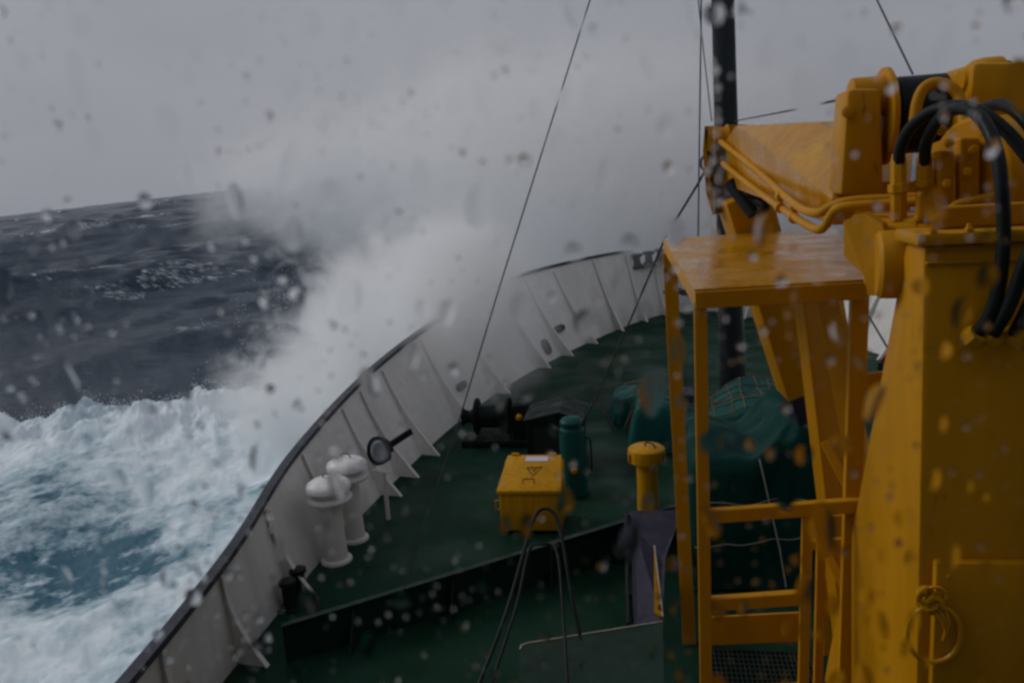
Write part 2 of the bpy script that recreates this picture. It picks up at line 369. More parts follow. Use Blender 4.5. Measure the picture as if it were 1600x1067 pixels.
# bulwark
bw_ = empty('bulwark', (CX, 0, 0), 'white painted ship bulwark curving round the green foredeck to the bow', 'bulwark')
bm = new()
def lowered(s, g): return g < 0 and CUT0 < s < CUT1
rows = []
for s, g in EP:
    f, r = foot(s, g), rail(s, g)
    k = 1.0 - (0.52 / r.z if lowered(s, g) else 0.0)
    tp = f.lerp(r, k)
    out_ = (r - f); out_.z = 0
    nrm = Vector((g, 0.25, 0)).normalized()
    rows.append([f, f.lerp(tp, 0.33), f.lerp(tp, 0.66), tp, tp + nrm * 0.02, f.lerp(tp, 0.5) + nrm * 0.02, f + nrm * 0.02 - Vector((0, 0, 0.1))])
V = [[bm.verts.new(q) for q in row] for row in rows]
for A, B in zip(V, V[1:]):
    for k in range(len(A)):
        j = (k + 1) % len(A); bm.faces.new((A[k], A[j], B[j], B[k]))
bmesh.ops.recalc_face_normals(bm, faces=bm.faces)
link('plating', bm, M['white'], bw_, smooth=35)
bm = new()
rows = []
for s, g in EP:
    r, f = rail(s, g), foot(s, g)
    n = Vector((g, 0.3, 0)).normalized()
    a = f + n * 0.03 - Vector((0, 0, 0.12)); b = f.lerp(r, 0.6) + n * 0.03
    keel = Vector((CX + (f.x - CX) * 0.72, f.y * 0.93, -7.5))
    rows.append([b, a, a.lerp(keel, 0.35) , a.lerp(keel, 0.7), keel])
V = [[bm.verts.new(q) for q in row] for row in rows]
for A, B in zip(V, V[1:]):
    for k in range(len(A) - 1): bm.faces.new((A[k], A[k + 1], B[k + 1], B[k]))
bmesh.ops.recalc_face_normals(bm, faces=bm.faces)
link('hull_side', bm, M['hull'], bw_, smooth=40)
def rail_run(st, name):
    bm = new(); rr = []
    for s, g in st:
        r = rail(s, g); d = Vector((g, 0.25 if s < 10 else 0.8, 0)).normalized()
        rr.append([r + d * 0.075 + Vector((0, 0, 0.035)), r - d * 0.045 + Vector((0, 0, 0.035)), r - d * 0.045 + Vector((0, 0, -0.03)), r + d * 0.075 + Vector((0, 0, -0.03))])
    V = [[bm.verts.new(q) for q in row] for row in rr]
    for A, B in zip(V, V[1:]):
        for k in range(4): bm.faces.new((A[k], A[(k + 1) % 4], B[(k + 1) % 4], B[k]))
    bm.faces.new(V[0]); bm.faces.new(V[-1][::-1])
    bmesh.ops.recalc_face_normals(bm, faces=bm.faces)
    return link(name, bm, M['rail'], bw_)
i0 = next(i for i, (s, g) in enumerate(EP) if lowered(s, g)); i1 = max(i for i, (s, g) in enumerate(EP) if lowered(s, g))
rail_run(EP[:i0], 'cap_rail'); rail_run(EP[i1 + 1:], 'cap_rail')
# triangular stays
TIPS = [1.0, 2.4, 3.6, 4.6, 5.6, 6.75, 8.06, 9.5, 11.06, 11.82, 12.83, 14.7, 16.7, 18.95, 20.21, 21.61, 23.4, 24.7, 25.6]
for g in (-1, 1):
    for Y in TIPS:
        s = s_for_footY(Y); f, r = foot(s, g), rail(s, g)
        if Y > 23:
            inn = Vector((-g * 0.55, -0.85, 0)).normalized()
        else: inn = Vector((-g, -0.02 * Y, 0)).normalized()
        tip = f + inn * 0.34
        rt = f.lerp(r, 0.66 if lowered(s, g) else 0.95) + inn * 0.05
        bm = new(); side = inn.cross(Vector((0, 0, 1))).normalized()
        # web plate with a curved inner edge
        crv = [tip.lerp(rt, k / 6) - inn * (-0.10 * math.sin(math.pi * k / 6) * -1) for k in range(7)]
        crv = [tip + Vector((0, 0, 0.0))] + [q - inn * 0.0 for q in crv[1:]]
        poly = [f + Vector((0, 0, 0.004)), tip + Vector((0, 0, 0.004))] + crv[1:] + [f.lerp(r, 0.62 if lowered(s, g) else 0.93)]
        plate(bm, [q - side * 0.006 for q in poly], side * 0.012)
        # face flat along the inner edge
        for a, b in zip(crv, crv[1:]): bar(bm, a + Vector((0, 0, 0.006)), b, 0.055, 0.012, side)
        link('bracket', bm, M['white'], bw_)
# oval mooring ports through the plating
def port_at(px, py, g=-1, w=0.36, h=0.16):
    best = None
    for i in range(400):
        s = 3 + 8.9 * i / 400
        for k in range(8, 90, 4):
            q = foot(s, g).lerp(rail(s, g), k / 100); v = q - EYE
            z = v.dot(FWD); e = (800 + FPX * v.dot(RT) / z - px) ** 2 + (533.5 - FPX * v.dot(UP) / z - py) ** 2
            if best is None or e < best[0]: best = (e, s, k / 100)
    _, s, k = best
    c = foot(s, g).lerp(rail(s, g), k); tan = (foot(s + 0.05, g).lerp(rail(s + 0.05, g), k) - foot(s - 0.05, g).lerp(rail(s - 0.05, g), k)).normalized()
    upv = (rail(s, g) - foot(s, g)).normalized(); nrm = tan.cross(upv).normalized()
    if nrm.dot(EYE - c) < 0: nrm.negate()
    c = c + nrm * 0.012
    bm = new(); rings = []
    for rad, dep in ((0.62, 0.006), (0.72, 0.05), (0.92, 0.05), (1.0, 0.0)):
        rings.append([bm.verts.new(c + tan * (math.copysign(abs(math.cos(a)) ** 0.7, math.cos(a)) * w / 2 * (0.72 + 0.28 * rad / 1.0) * rad) + upv * (math.sin(a) * h / 2 * rad) + nrm * dep) for a in [2 * math.pi * q / 28 for q in range(28)]])
    for A, B in zip(rings, rings[1:]):
        for q in range(28): bm.faces.new((A[q], A[(q + 1) % 28], B[(q + 1) % 28], B[q]))
    bm.faces.new(rings[0])
    bmesh.ops.recalc_face_normals(bm, faces=bm.faces)
    return link('mooring_port', bm, M['mast'], bw_)
port_at(722, 605, w=0.5, h=0.17); port_at(873, 513, w=0.6, h=0.2); port_at(1050, 454, w=0.75, h=0.2); port_at(1128, 452, w=0.6, h=0.2)
port_at(1235, 482, g=1, w=0.6, h=0.2); port_at(852, 540, w=0.35, h=0.42)
# roller fairlead in the cut-out
sm = (CUT0 + CUT1) / 2
c0 = foot(sm, -1).lerp(rail(sm, -1), 1 - 0.52 / 2.0); tan = (rail(sm + .2, -1) - rail(sm - .2, -1)).normalized()
bm = new()
bar(bm, c0 - tan * 0.85 + Vector((0, -0.02, 0.03)), c0 + tan * 0.85 + Vector((0, -0.02, 0.03)), 0.32, 0.09, Vector((0, 1, 0)), 0.02)
for k, hh in ((-0.62, 0.34), (-0.1, 0.36), (0.42, 0.40)):
    q = c0 + tan * k + Vector((0, -0.02, 0.07))
    lathe(bm, q, [(0.16, 0), (0.17, 0.05), (0.12, 0.09), (0.11, hh - 0.08), (0.19, hh - 0.03), (0.19, hh + 0.02), (0.08, hh + 0.05)], 20)
bar(bm, c0 + tan * 0.72 + Vector((0, 0, 0.05)), c0 + tan * 0.72 + Vector((0, 0, 0.62)), 0.3, 0.16, Vector((0, 1, 0)), 0.02)
link('roller_fairlead', bm, M['mast'], bw_, smooth=35)
# little ring near the rail
q = atX(424, 826, rail(s_for_footY(8.0), -1).x + 0.10)
bm = new(); torus(bm, q, (1, 0.2, 0), 0.05, 0.009, 24, 8); link('lashing_ring', bm, M['white2'], bw_)

# breakwater across the foredeck
bk = empty('breakwater', (CX, 10.6, 0), 'dark green V shaped breakwater plate crossing the deck behind the yellow box', 'breakwater')
pk = [atZ(440, 975, 0.42), atZ(560, 930, 0.5), atZ(780, 868, 0.5), atZ(960, 815, 0.5)]
dirv = (pk[3] - pk[1]); dirv.z = 0; dirv.normalize()
apex = pk[3] + dirv * ((CX - pk[3].x) / dirv.x)
left_end = pk[0]
for sgn, name in ((-1, 'plate'), (1, 'plate')):
    bm = new()
    e = left_end.copy(); a = apex.copy()
    if sgn > 0: e.x = 2 * CX - e.x
    a.z = 0.5; e.z = 0.40
    lo_a, lo_e = a.copy(), e.copy(); lo_a.z = 0.002; lo_e.z = 0.002
    plate(bm, [lo_e, lo_a, a, e], Vector((0, 0.014, 0)))
    bar(bm, e + Vector((0, 0.0, 0.008)), a + Vector((0, 0, 0.008)), 0.07, 0.012, Vector((0, 1, 0)))
    bmesh.ops.recalc_face_normals(bm, faces=bm.faces)
    link(name, bm, M['greenmetal'], bk)
    for k in (0.12, 0.3, 0.5, 0.68, 0.86):
        q = e.lerp(a, k); bm = new()
        f0 = Vector((q.x, q.y - 0.01, 0.003))
        plate(bm, [f0, f0 + Vector((0, -0.26, 0)), Vector((q.x, q.y - 0.03, q.z - 0.03))], Vector((0.012, 0, 0)))
        bmesh.ops.recalc_face_normals(bm, faces=bm.faces)
        link('stiffener', bm, M['greenmetal'], bk)

# ------------------------------------------------------------------ mast
mp_ = Vector((1.36, 14.77, 0))
ms = empty('mast', mp_, 'tall dark tapered foremast standing on the foredeck behind the yellow platform', 'mast')
bm = new(); tube(bm, [mp_ + Vector((-.012 * z, 0, z)) for z in (0.0, 0.35, 2.0, 5.0, 9.0, 12.5)], lambda t: 0.255 - 0.10 * t, 28)
link('tube', bm, M['mast'], ms, smooth=40)
bm = new(); lathe(bm, mp_ + Vector((0, 0, 0.002)), [(0.46, 0), (0.46, 0.03), (0.30, 0.06), (0.27, 0.28), (0.26, 0.3)], 28); link('base_flange', bm, M['mast'], ms, smooth=30)
# ------------------------------------------------------------------ rigging wires
def wire(pts, r, label, m='wire', curve=0, name='rigging_wire', cat_='wire', group='rigging wires'):
    o = Vector(pts[-1]); bm = new(); tube(bm, pts, r, 6, curve=curve)
    return tag(link(name, bm, M[m], None, origin=o), label, cat_, group)
wire([atY(935, -40, 9.5), atY(922, 0, 9.4), atY(780, 450, 8.6), atY(718, 655, 8.1), atY(622, 945, 7.35)], 0.0085, 'long thin wire slanting across the sky and spray plume down to the deck')
wire([atY(1096, -40, 14.4), atY(1095, 60, 14.35), atY(1090, 430, 14.3), atY(1087, 620, 14.2)], 0.013, 'thin vertical wire hanging close to the left of the mast')
wire([atY(1085, -60, 13.9), atY(1099, 78, 14.0), atY(1112, 190, 14.4)], 0.009, 'short thin halyard slanting in to the mast from its left')
wire([atY(1146, 190, 14.6), atY(1240, 172, 8.6), atY(1325, 153, 5.0)], 0.009, 'nearly level wire running from the mast to the crane winch')
wire([atY(1352, -40, 5.7), atY(1370, 0, 5.5), atY(1426, 116, 4.9)], 0.006, 'thin wire dropping from above onto the winch drum')
wire([atY(1355, 490, 10.0), atY(1392, 552, 9.0)], 0.012, 'short dark wire against the white bulwark right of the platform')

# ------------------------------------------------------------------ deck gear
# yellow hose/battery box with a wedge lid
bx = atZ(830, 835, 0); 
yb = empty('deck_box', bx, 'yellow steel deck box with a sloping lid and a white sticker', 'storage box')
x0, x1 = bx.x - 0.385, bx.x + 0.40; yb0, yb1 = bx.y, bx.y + 0.62; h0, h1 = 0.56, 0.80
bm = new(); hexa(bm, [Vector(q) for q in ((x0, yb0, 0.05), (x1, yb0, 0.05), (x1, yb1, 0.05), (x0, yb1, 0.05), (x0, yb0, h0), (x1, yb0, h0), (x1, yb1, h1), (x0, yb1, h1))], 0.02)
link('body', bm, M['yellow2'], yb, smooth=40)
bm = new(); hexa(bm, [Vector(q) for q in ((x0 - .025, yb0 - .03, h0 - .015), (x1 + .025, yb0 - .03, h0 - .015), (x1 - .03, yb1 + .02, h1 + .0), (x0 + .03, yb1 + .02, h1 + .0), (x0 - .025, yb0 - .03, h0 + .045), (x1 + .025, yb0 - .03, h0 + .045), (x1 - .03, yb1 + .02, h1 + .05), (x0 + .03, yb1 + .02, h1 + .05))], 0.014)
lid = link('lid', bm, M['yellow2'], yb, smooth=40)
la, lb = Vector((bx.x, yb0 - .03, h0 + .045)), Vector((bx.x, yb1 + .02, h1 + .05)); ld = (lb - la); ln_ = Vector((0, -ld.z, ld.y)).normalized()
def on_lid(u, v): return la + ld * v + Vector((u, 0, 0)) + ln_ * 0.003
bm = new(); plate(bm, [on_lid(-0.10, .80), on_lid(0.20, .80), on_lid(0.20, .93), on_lid(-0.10, .93)], ln_ * 0.004); bmesh.ops.recalc_face_normals(bm, faces=bm.faces); link('sticker', bm, M['label'], lid)
bm = new()
def stroke(pts, r=0.006): tube(bm, [on_lid(*q) for q in pts], r, 5)
stroke([(-0.07, .62), (0.13, .64), (0.03, .40), (-0.06, .62)]); stroke([(0.0, .62), (0.03, .52), (0.07, .63)]); stroke([(-0.05, .58), (0.01, .46)])
stroke([(-0.09, .20), (-0.09, .31), (0.06, .31), (0.06, .20)]); stroke([(-0.05, .33), (-0.05, .36)], .004); stroke([(0.02, .33), (0.02, .36)], .004)
link('marking', bm, M['ink'], lid)
bm = new(); tube(bm, [Vector((x0 - .005, yb0 + .12, .42)), Vector((x0 - .07, yb0 + .10, .42)), Vector((x0 - .07, yb0 + .10, .30)), Vector((x0 - .005, yb0 + .12, .30))], .012, 8); link('handle', bm, M['yellow2'], yb)
for sx in (x0 + .08, x1 - .08):
    for sy in (yb0 + .08, yb1 - .08):
        bm = new(); box(bm, (sx - .03, sy - .03, 0.002), (sx + .03, sy + .03, .052)); link('foot', bm, M['greenmetal'], yb)
for u in (-.25, .25):
    bm = new(); q = on_lid(u, .985); box(bm, (q.x - .05, q.y - .01, q.z - .03), (q.x + .05, q.y + .035, q.z + .02), .006); link('hinge', bm, M['yellow2'], lid)

# teal canister behind the box
cn = atZ(899, 772, 0)
can = empty('canister', cn, 'teal painted cylindrical canister standing right behind the yellow box', 'canister')
zt = 1.10
bm = new(); lathe(bm, cn, [(.17, .002), (.185, .02), (.185, zt - .18), (.175, zt - .12), (.15, zt - .10), (.15, zt - .07)], 28); link('body', bm, M['teal'], can, smooth=35)
bm = new(); lathe(bm, cn + Vector((0, 0, zt - .07)), [(.155, 0), (.165, .015), (.165, .06), (.13, .10), (.05, .125)], 28); link('cap', bm, M['teal'], can, smooth=35)
bm = new(); tube(bm, [cn + Vector((.18, 0, .85)), cn + Vector((.25, -.02, .8)), cn + Vector((.25, -.02, .35)), cn + Vector((.18, 0, .3))], .012, 8, curve=5); link('handle', bm, M['black'], can)
bm = new(); lathe(bm, cn + Vector((.02, -.175, .42)), [(.045, 0), (.045, .03), (.03, .04)], 14, Vector((0, -1, 0))); link('valve', bm, M['yellow2'], can, smooth=30)

# dark companionway hatch behind the canister
hq = atZ(880, 735, 0)
hh = empty('companion_hatch', hq, 'black open hatch housing with a peaked roof behind the teal canister', 'hatch')
a0, a1 = hq.x - .55, hq.x + .30; d0, d1 = hq.y + .05, hq.y + .9
bm = new(); box(bm, (a0, d0, .002), (a1, d1, .78), .015); link('housing', bm, M['gear'], hh)
bm = new(); plate(bm, [Vector((a0 - .04, d0 - .03, .78)), Vector((a1 + .04, d0 - .03, .78)), Vector((a1 + .04, d0 - .03, .80)), Vector(((a0 + a1) / 2 + .1, d0 - .03, .93)), Vector((a0 - .04, d0 - .03, .80))], Vector((0, .95, 0))); bmesh.ops.recalc_face_normals(bm, faces=bm.faces); link('roof', bm, M['gear'], hh)
bm = new(); box(bm, (a0 + .12, d0 - .012, .12), (a1 - .12, d0 - .002, .68)); link('door', bm, M['dark'], hh)

# dark mooring winch to port of the hatch
wq = atZ(775, 700, 0)
mw = empty('mooring_winch', wq, 'dark green mooring winch with a horizontal drum left of the hatch housing', 'winch')
bm = new(); box(bm, (wq.x - .6, wq.y, .002), (wq.x + .62, wq.y + .7, .12), .02); link('bed', bm, M['gear'], mw)
bm = new(); lathe(bm, wq + Vector((-.38, .35, .46)), [(.32, 0), (.32, .04), (.19, .05), (.2, .3), (.19, .55), (.32, .56), (.32, .60)], 28, Vector((1, 0, 0))); link('drum', bm, M['gear'], mw, smooth=30)
bm = new(); box(bm, (wq.x + .28, wq.y + .1, .12), (wq.x + .55, wq.y + .6, .72), .05); link('gearbox', bm, M['gear'], mw, smooth=40)
bm = new(); lathe(bm, wq + Vector((-.62, .35, .46)), [(.16, 0), (.12, .06), (.10, .13), (.16, .20)], 24, Vector((1, 0, 0))); link('warping_head', bm, M['gear'], mw, smooth=30)
bm = new(); lathe(bm, wq + Vector((.42, .1, .52)), [(.05, 0), (.05, .08), (.03, .1)], 12, Vector((0, -1, 0))); link('brake_knob', bm, M['yellow2'], mw, smooth=30)

# yellow mushroom ventilator
yq = Vector((atZ(1011, 795, 0.15).x, 10.3, 0))
def yv_pt(px, py): return atY(px, py, yq.y)
zc = yv_pt(1008, 705).z; xc = yv_pt(1010, 705).x; yq.x = xc
yv = empty('yellow_ventilator', yq, 'yellow mushroom ventilator with a round drum cap beside the violet panel', 'ventilator')
bm = new(); lathe(bm, yq + Vector((0, 0, .002)), [(.18, 0), (.18, .03), (.145, .04), (.135, .4), (.135, zc - .06)], 28); link('stem', bm, M['yellow2'], yv, smooth=35)
bm = new(); lathe(bm, yq + Vector((0, 0, zc - .13)), [(.15, 0.03), (.225, 0.0), (.24, .01), (.243, .12), (.235, .17), (.20, .195), (.05, .205)], 36); link('cap', bm, M['yellow2'], yv, smooth=35)
bm = new(); tube(bm, [yq + Vector((-.02, .02, zc + .07)), yq + Vector((.0, .0, zc + .12)), yq + Vector((.08, -.05, zc + .115)), yq + Vector((.12, -.08, zc + .07))], .011, 8, curve=4); link('handle', bm, M['ink'], yv)
for a in range(3):
    bm = new(); q = yq + Vector((.235 * math.cos(2.1 * a - 2.6), .235 * math.sin(2.1 * a - 2.6), zc - .05)); box(bm, q - Vector((.02, .02, .05)), q + Vector((.02, .02, .05)), .005); link('clamp', bm, M['ink'], yv)

# white mushroom ventilators by the bulwark
def vent(px, py, Y, rad, label):
    top = atY(px, py, Y); b = Vector((top.x, top.y, 0)); H = top.z
    t = empty('white_ventilator', b, label, 'ventilator', 'white mushroom ventilators by the bulwark')
    bm = new(); lathe(bm, b + Vector((0, 0, .002)), [(rad * .72, 0), (rad * .70, .03), (rad * .55, .05), (rad * .50, .3), (rad * .50, H - .12)], 28); link('stem', bm, M['white'], t, smooth=35)
    bm = new(); lathe(bm, b + Vector((0, 0, H - .10)), [(rad * .9, .0), (rad, .012), (rad, .05), (rad * .94, .085), (rad * .7, .125), (rad * .3, .15), (rad * .05, .155)], 36); link('cap', bm, M['white2'], t, smooth=50)
    bm = new(); lathe(bm, b + Vector((0, 0, H - .26)), [(rad * .60, .0), (rad * .98, .02), (rad * 1.02, .05), (rad * .98, .08), (rad * .6, .09)], 36); link('collar', bm, M['white'], t, smooth=35)
    bm = new(); tube(bm, [b + Vector((-.05, 0, H + .03)), b + Vector((-.05, 0, H + .09)), b + Vector((.04, -.01, H + .095)), b + Vector((.07, -.02, H + .05))], .008, 8, curve=4); link('handle', bm, M['ink'], t)
    return t
vent(512, 752, 8.95, .27, 'white mushroom ventilator nearest the camera, standing against the bulwark')
vent(541, 720, 9.55, .26, 'white mushroom ventilator behind the nearer one, close to the searchlight')

# searchlight on the bulwark
sc = atY(592, 704, 10.15)
sl = empty('searchlight', sc - Vector((0, 0, 0.3)), 'dark round searchlight with a pale lens fixed on the bulwark beside the white ventilators', 'searchlight')
ax = Vector((-.45, -.87, .22)).normalized()
bm = new(); lathe(bm, sc - ax * .16, [(.06, -.02), (.12, 0.0), (.165, .06), (.185, .14), (.195, .15), (.195, .20), (.165, .20), (.160, .17), (.05, .165)], 36, ax); link('housing', bm, M['black'], sl, smooth=35)
bm = new(); lathe(bm, sc, [(.150, .012), (.13, .03), (.07, .045), (.02, .05)], 36, ax); link('lens', bm, M['lens'], sl, smooth=60)
bm = new()
st = ax.cross(Vector((0, 0, 1))).normalized()
for s_ in (-1, 1): bar(bm, sc - ax * .05 + st * (s_ * .205), sc - ax * .05 + st * (s_ * .205) - Vector((0, 0, .30)), .04, .015, ax)
bar(bm, sc - ax * .05 - st * .21 - Vector((0, 0, .30)), sc - ax * .05 + st * .21 - Vector((0, 0, .30)), .04, .02, ax)
tube(bm, [sc - ax * .05 - Vector((0, 0, .30)), Vector((sc.x - ax.x * .05, sc.y - ax.y * .05, 0.0))], .03, 12); link('yoke', bm, M['white'], sl)
bm = new(); bar(bm, sc - ax * .12 + Vector((.05, .05, .05)), sc - ax * .12 + Vector((.30, .30, .17)), .09, .05, Vector((0, 0, 1)), .01); link('handle', bm, M['black'], sl)

# bollard at the foot of the bulwark
bq = atZ(462, 940, 0)
bo = empty('bollard', bq, 'small black mooring bollard at the foot of the port bulwark', 'bollard')
bm = new(); box(bm, bq + Vector((-.12, -.26, .002)), bq + Vector((.12, .26, .03)), .01); link('base', bm, M['black'], bo)
for k in (-.14, .14):
    bm = new(); lathe(bm, bq + Vector((0, k, .03)), [(.075, 0), (.07, .05), (.07, .24), (.095, .26), (.095, .30), (.05, .32)], 20); link('post', bm, M['black'], bo, smooth=30)

# tarpaulin covered stacks: lumpy draped meshes
def drape(cx, cy, w, d, h, seed, fn=None, nx=44, ny=40, sag=0.05):
    bm = new(); V = []
    for j in range(ny + 1):
        row = []
        for i in range(nx + 1):
            u, v = 2 * i / nx - 1, 2 * j / ny - 1
            m = max(abs(u), abs(v)); 
            k = 0.72                                # top fills the inner 72 %, the rest hangs down the sides
            if m <= k: px_, py_, z = u / k, v / k, h
            else:
                f = (m - k) / (1 - k); px_, py_ = u / m, v / m; z = h * (1 - f)
                px_ *= 1 + 0.10 * f; py_ *= 1 + 0.10 * f
            X, Y = cx + px_ * w / 2, cy + py_ * d / 2
            top = max(0.0, min(1.0, z / h))
            n = mnoise.noise(Vector((X * 1.6, Y * 1.6, seed))) * 0.16 + mnoise.noise(Vector((X * 4, Y * 4, z * 2.5 + seed))) * 0.05
            if fn: z += fn(px_, py_) * top
            z = max(0.003, z + n * top)
            rr = 1 + (mnoise.noise(Vector((px_ * 3.2, py_ * 3.2, seed * 2 + z * 0.8)))) * 0.10 * (1 if m > k * .8 else .3)
            row.append(bm.verts.new((cx + (X - cx) * rr, cy + (Y - cy) * rr, z)))
        V.append(row)
    for j in range(ny):
        for i in range(nx): bm.faces.new((V[j][i], V[j][i + 1], V[j + 1][i + 1], V[j + 1][i]))
    bmesh.ops.smooth_vert(bm, verts=bm.verts, factor=0.5, use_axis_x=True, use_axis_y=True, use_axis_z=True)
    return bm
from mathutils.bvhtree import BVHTree
def lay(bvh, pts, n=10, off=0.012, top=6.0):
    """drop a polyline onto a draped surface from above"""
    o = []
    for a, b in zip(pts, pts[1:]):
        for k in range(n):
            q = Vector(a).lerp(Vector(b), k / n); hit = bvh.ray_cast(Vector((q.x, q.y, top)), Vector((0, 0, -1)))
            if hit[0] is not None: o.append(hit[0] + Vector((0, 0, off)))
    return o
def lay_front(bvh, pts, n=10, off=0.012):
    """press a polyline given as (x, z) against the after side of a draped surface"""
    o = []
    for a, b in zip(pts, pts[1:]):
        for k in range(n):
            t = k / n; hit = bvh.ray_cast(Vector((a[0] + (b[0] - a[0]) * t, 5.0, a[1] + (b[1] - a[1]) * t)), Vector((0, 1, 0)))
            if hit[0] is not None and (not o or abs(hit[0].y - o[-1].y) < .35): o.append(hit[0] + Vector((0, -off, off * .3)))
    return o
tb = empty('tarpaulin_stack', (1.12, 9.3, 0), 'large cargo stack under dark green tarpaulin tied with pale rope, behind the ladder', 'covered cargo')
bm = drape(1.13, 9.35, 1.62, 1.9, 1.44, 3.3, lambda u, v: 0.30 * math.exp(-((u - .35) ** 2) / .10) - 0.10 * math.exp(-((u + .15) ** 2) / .06) + 0.10 * math.exp(-((u + .8) ** 2) / .1) - .35 * max(0, u - .6))
bvh = BVHTree.FromBMesh(bm); link('tarpaulin', bm, M['tarp'], tb, smooth=0)
for pts in ([(.78, 1.62), (1.0, 1.60), (1.05, 1.35), (1.13, .95), (1.22, .5), (1.28, .06)], [(.35, .52), (.8, .55), (1.3, .62), (1.85, .78)], [(.4, 1.02), (.9, 1.0), (1.4, 1.06), (1.85, 1.0)]):
    ll = lay_front(bvh, pts, 12); bm = new()
    if len(ll) > 3: tube(bm, ll, .008 if pts[0][0] > .5 else .004, 6)
    link('rope', bm, M['palerope'], tb)

nb = empty('netted_bundle', (1.2, 13.4, 0), 'teal tarpaulin bundle under a tan rope net around the foot of the mast', 'netted cargo')
bm = drape(1.15, 13.55, 2.9, 1.5, 0.66, 8.1, lambda u, v: 0.16 * math.sin(u * 5.0) + 0.12 * math.exp(-((u + .55) ** 2) / .05), nx=60)
bvh = BVHTree.FromBMesh(bm); link('tarpaulin', bm, M['teal'], nb, smooth=0)
bm = new()
for i in range(13):
    x_ = -0.2 + 2.75 * i / 12
    ll = lay(bvh, [Vector((x_ + RND.uniform(-.05, .05), 12.82, 0)), Vector((x_ + RND.uniform(-.06, .06), 13.5, 0)), Vector((x_, 14.2, 0))], 12)
    if len(ll) > 3: tube(bm, ll, .0105, 5)
for j in range(6):
    y_r = 12.9 + 1.2 * j / 5
    ll = lay(bvh, [Vector((-0.3, y_r, 0)), Vector((1.1, y_r + RND.uniform(-.08, .08), 0)), Vector((2.6, y_r, 0))], 26)
    if len(ll) > 3: tube(bm, ll, .0105, 5)
link('rope_net', bm, M['rope'], nb)
# loose heap of tan rope in front of the bundle, left of the platform
hp = atZ(968, 660, 0.0)
rp = empty('rope_heap', hp, 'loose tan ropes hanging off a teal bundle left of the platform legs', 'rope')
bm = drape(hp.x + .40, hp.y + .25, 1.0, .8, .62, 5.2, lambda u, v: .16 * u); bvh = BVHTree.FromBMesh(bm); link('tarpaulin', bm, M['teal'], rp, smooth=0)
for pts in ([(850, 590), (922, 602), (935, 640), (960, 680)], [(975, 600), (1000, 602), (985, 640), (965, 690)], [(1000, 600), (1030, 580), (1042, 582), (1015, 600), (990, 640)], [(965, 600), (990, 597), (1012, 604), (1040, 618), (990, 628), (968, 668)], [(975, 620), (980, 650), (962, 700)], [(1035, 585), (1030, 610), (1038, 622)]):
    bm = new(); tube(bm, [atY(x + 8 if x > 900 else x + 70, y, hp.y - .34 + .0009 * (x - 960)) for x, y in pts], .018, 6, curve=6); link('rope', bm, M['rope'], rp)

# dark locker between the rope heap and the tarpaulin
lk = atZ(1055, 690, 0)
lo_ = empty('deck_locker', lk, 'low black locker with a violet grey lid between the ropes and the tarpaulin stack', 'locker')
bm = new(); box(bm, lk + Vector((-.30, 0, .002)), lk + Vector((.30, .5, .74)), .02); link('body', bm, M['mast'], lo_)
bm = new(); box(bm, lk + Vector((-.33, -.03, .743)), lk + Vector((.33, .53, .80)), .015); link('lid', bm, M['purple'], lo_)

# violet hatch cover standing open over the coaming
zt = 0.80
c_bl, c_r, c_t = atZ(815, 1005, zt), atZ(1035, 968, zt), atZ(1022, 853, zt)
hc = empty('cargo_hatch', (c_r.x - .5, c_r.y + .6, 0), 'green steel hatch coaming with a worn bright rim in the lower middle of the deck', 'hatch')
bm = new()
ctr = [atZ(812, 1085, zt), c_bl + Vector((-.005, -.06, 0)), c_bl, c_bl + Vector((.05, .035, 0)), c_r, c_r + Vector((0, -1.1, 0))]
plate(bm, [Vector((q.x, q.y, .003)) for q in (ctr[0], ctr[1], ctr[2], ctr[3], ctr[4], ctr[5])], Vector((0, 0, zt - .02)))
bmesh.ops.recalc_face_normals(bm, faces=bm.faces); link('coaming', bm, M['greenmetal'], hc)
bm = new(); tube(bm, [q + Vector((0, 0, -.014)) for q in ctr[1:5]], .0075, 8); link('rim', bm, M['edge'], hc)
vp = empty('violet_panel', (c_r.x - .15, c_r.y + 1.2, 0), 'grey violet steel panel standing upright beside the yellow ventilator', 'panel')
p0, p1, p2, p3 = atY(990, 975, 6.75), atY(1035, 968, 6.55), atY(1066, 797, 8.95), atY(985, 797, 8.85)
bm = new(); plate(bm, [p0, p1, atY(1040, 870, 7.9), p2, p3], Vector((0, 0, -.03))); bmesh.ops.recalc_face_normals(bm, faces=bm.faces); link('cover', bm, M['purple'], vp)
for q in (p2, p3):
    bm = new(); bar(bm, Vector((q.x, q.y - .03, .002)), q + Vector((0, -.03, -.03)), .05, .05); link('prop', bm, M['mast'], vp)
for q in (p0, p1):
    bm = new(); bar(bm, Vector((q.x * .98 - .02, q.y + .06, .81)), q + Vector((-.01, .06, -.03)), .02, .02); link('prop', bm, M['mast'], vp)
bm = new(); ya, yb_, yc = atY(1035, 966, 6.52), atY(1022, 855, 7.7), atY(1022, 960, 6.52)
plate(bm, [ya + Vector((0, 0, .01)), yb_ + Vector((0, 0, .01)), yc + Vector((0, 0, .01))], Vector((0, 0, .012))); bmesh.ops.recalc_face_normals(bm, faces=bm.faces); link('gusset', bm, M['yellow2'], vp)
bm = new(); tube(bm, [ya + Vector((.004, 0, .02)), yb_ + Vector((.004, 0, .02))], .006, 8); link('edge_strip', bm, M['edge'], vp)
bm = new(); tube(bm, [atY(978, 800, 8.7), atY(982, 975, 6.8)], .02, 8); link('tube_edge', bm, M['black'], vp)

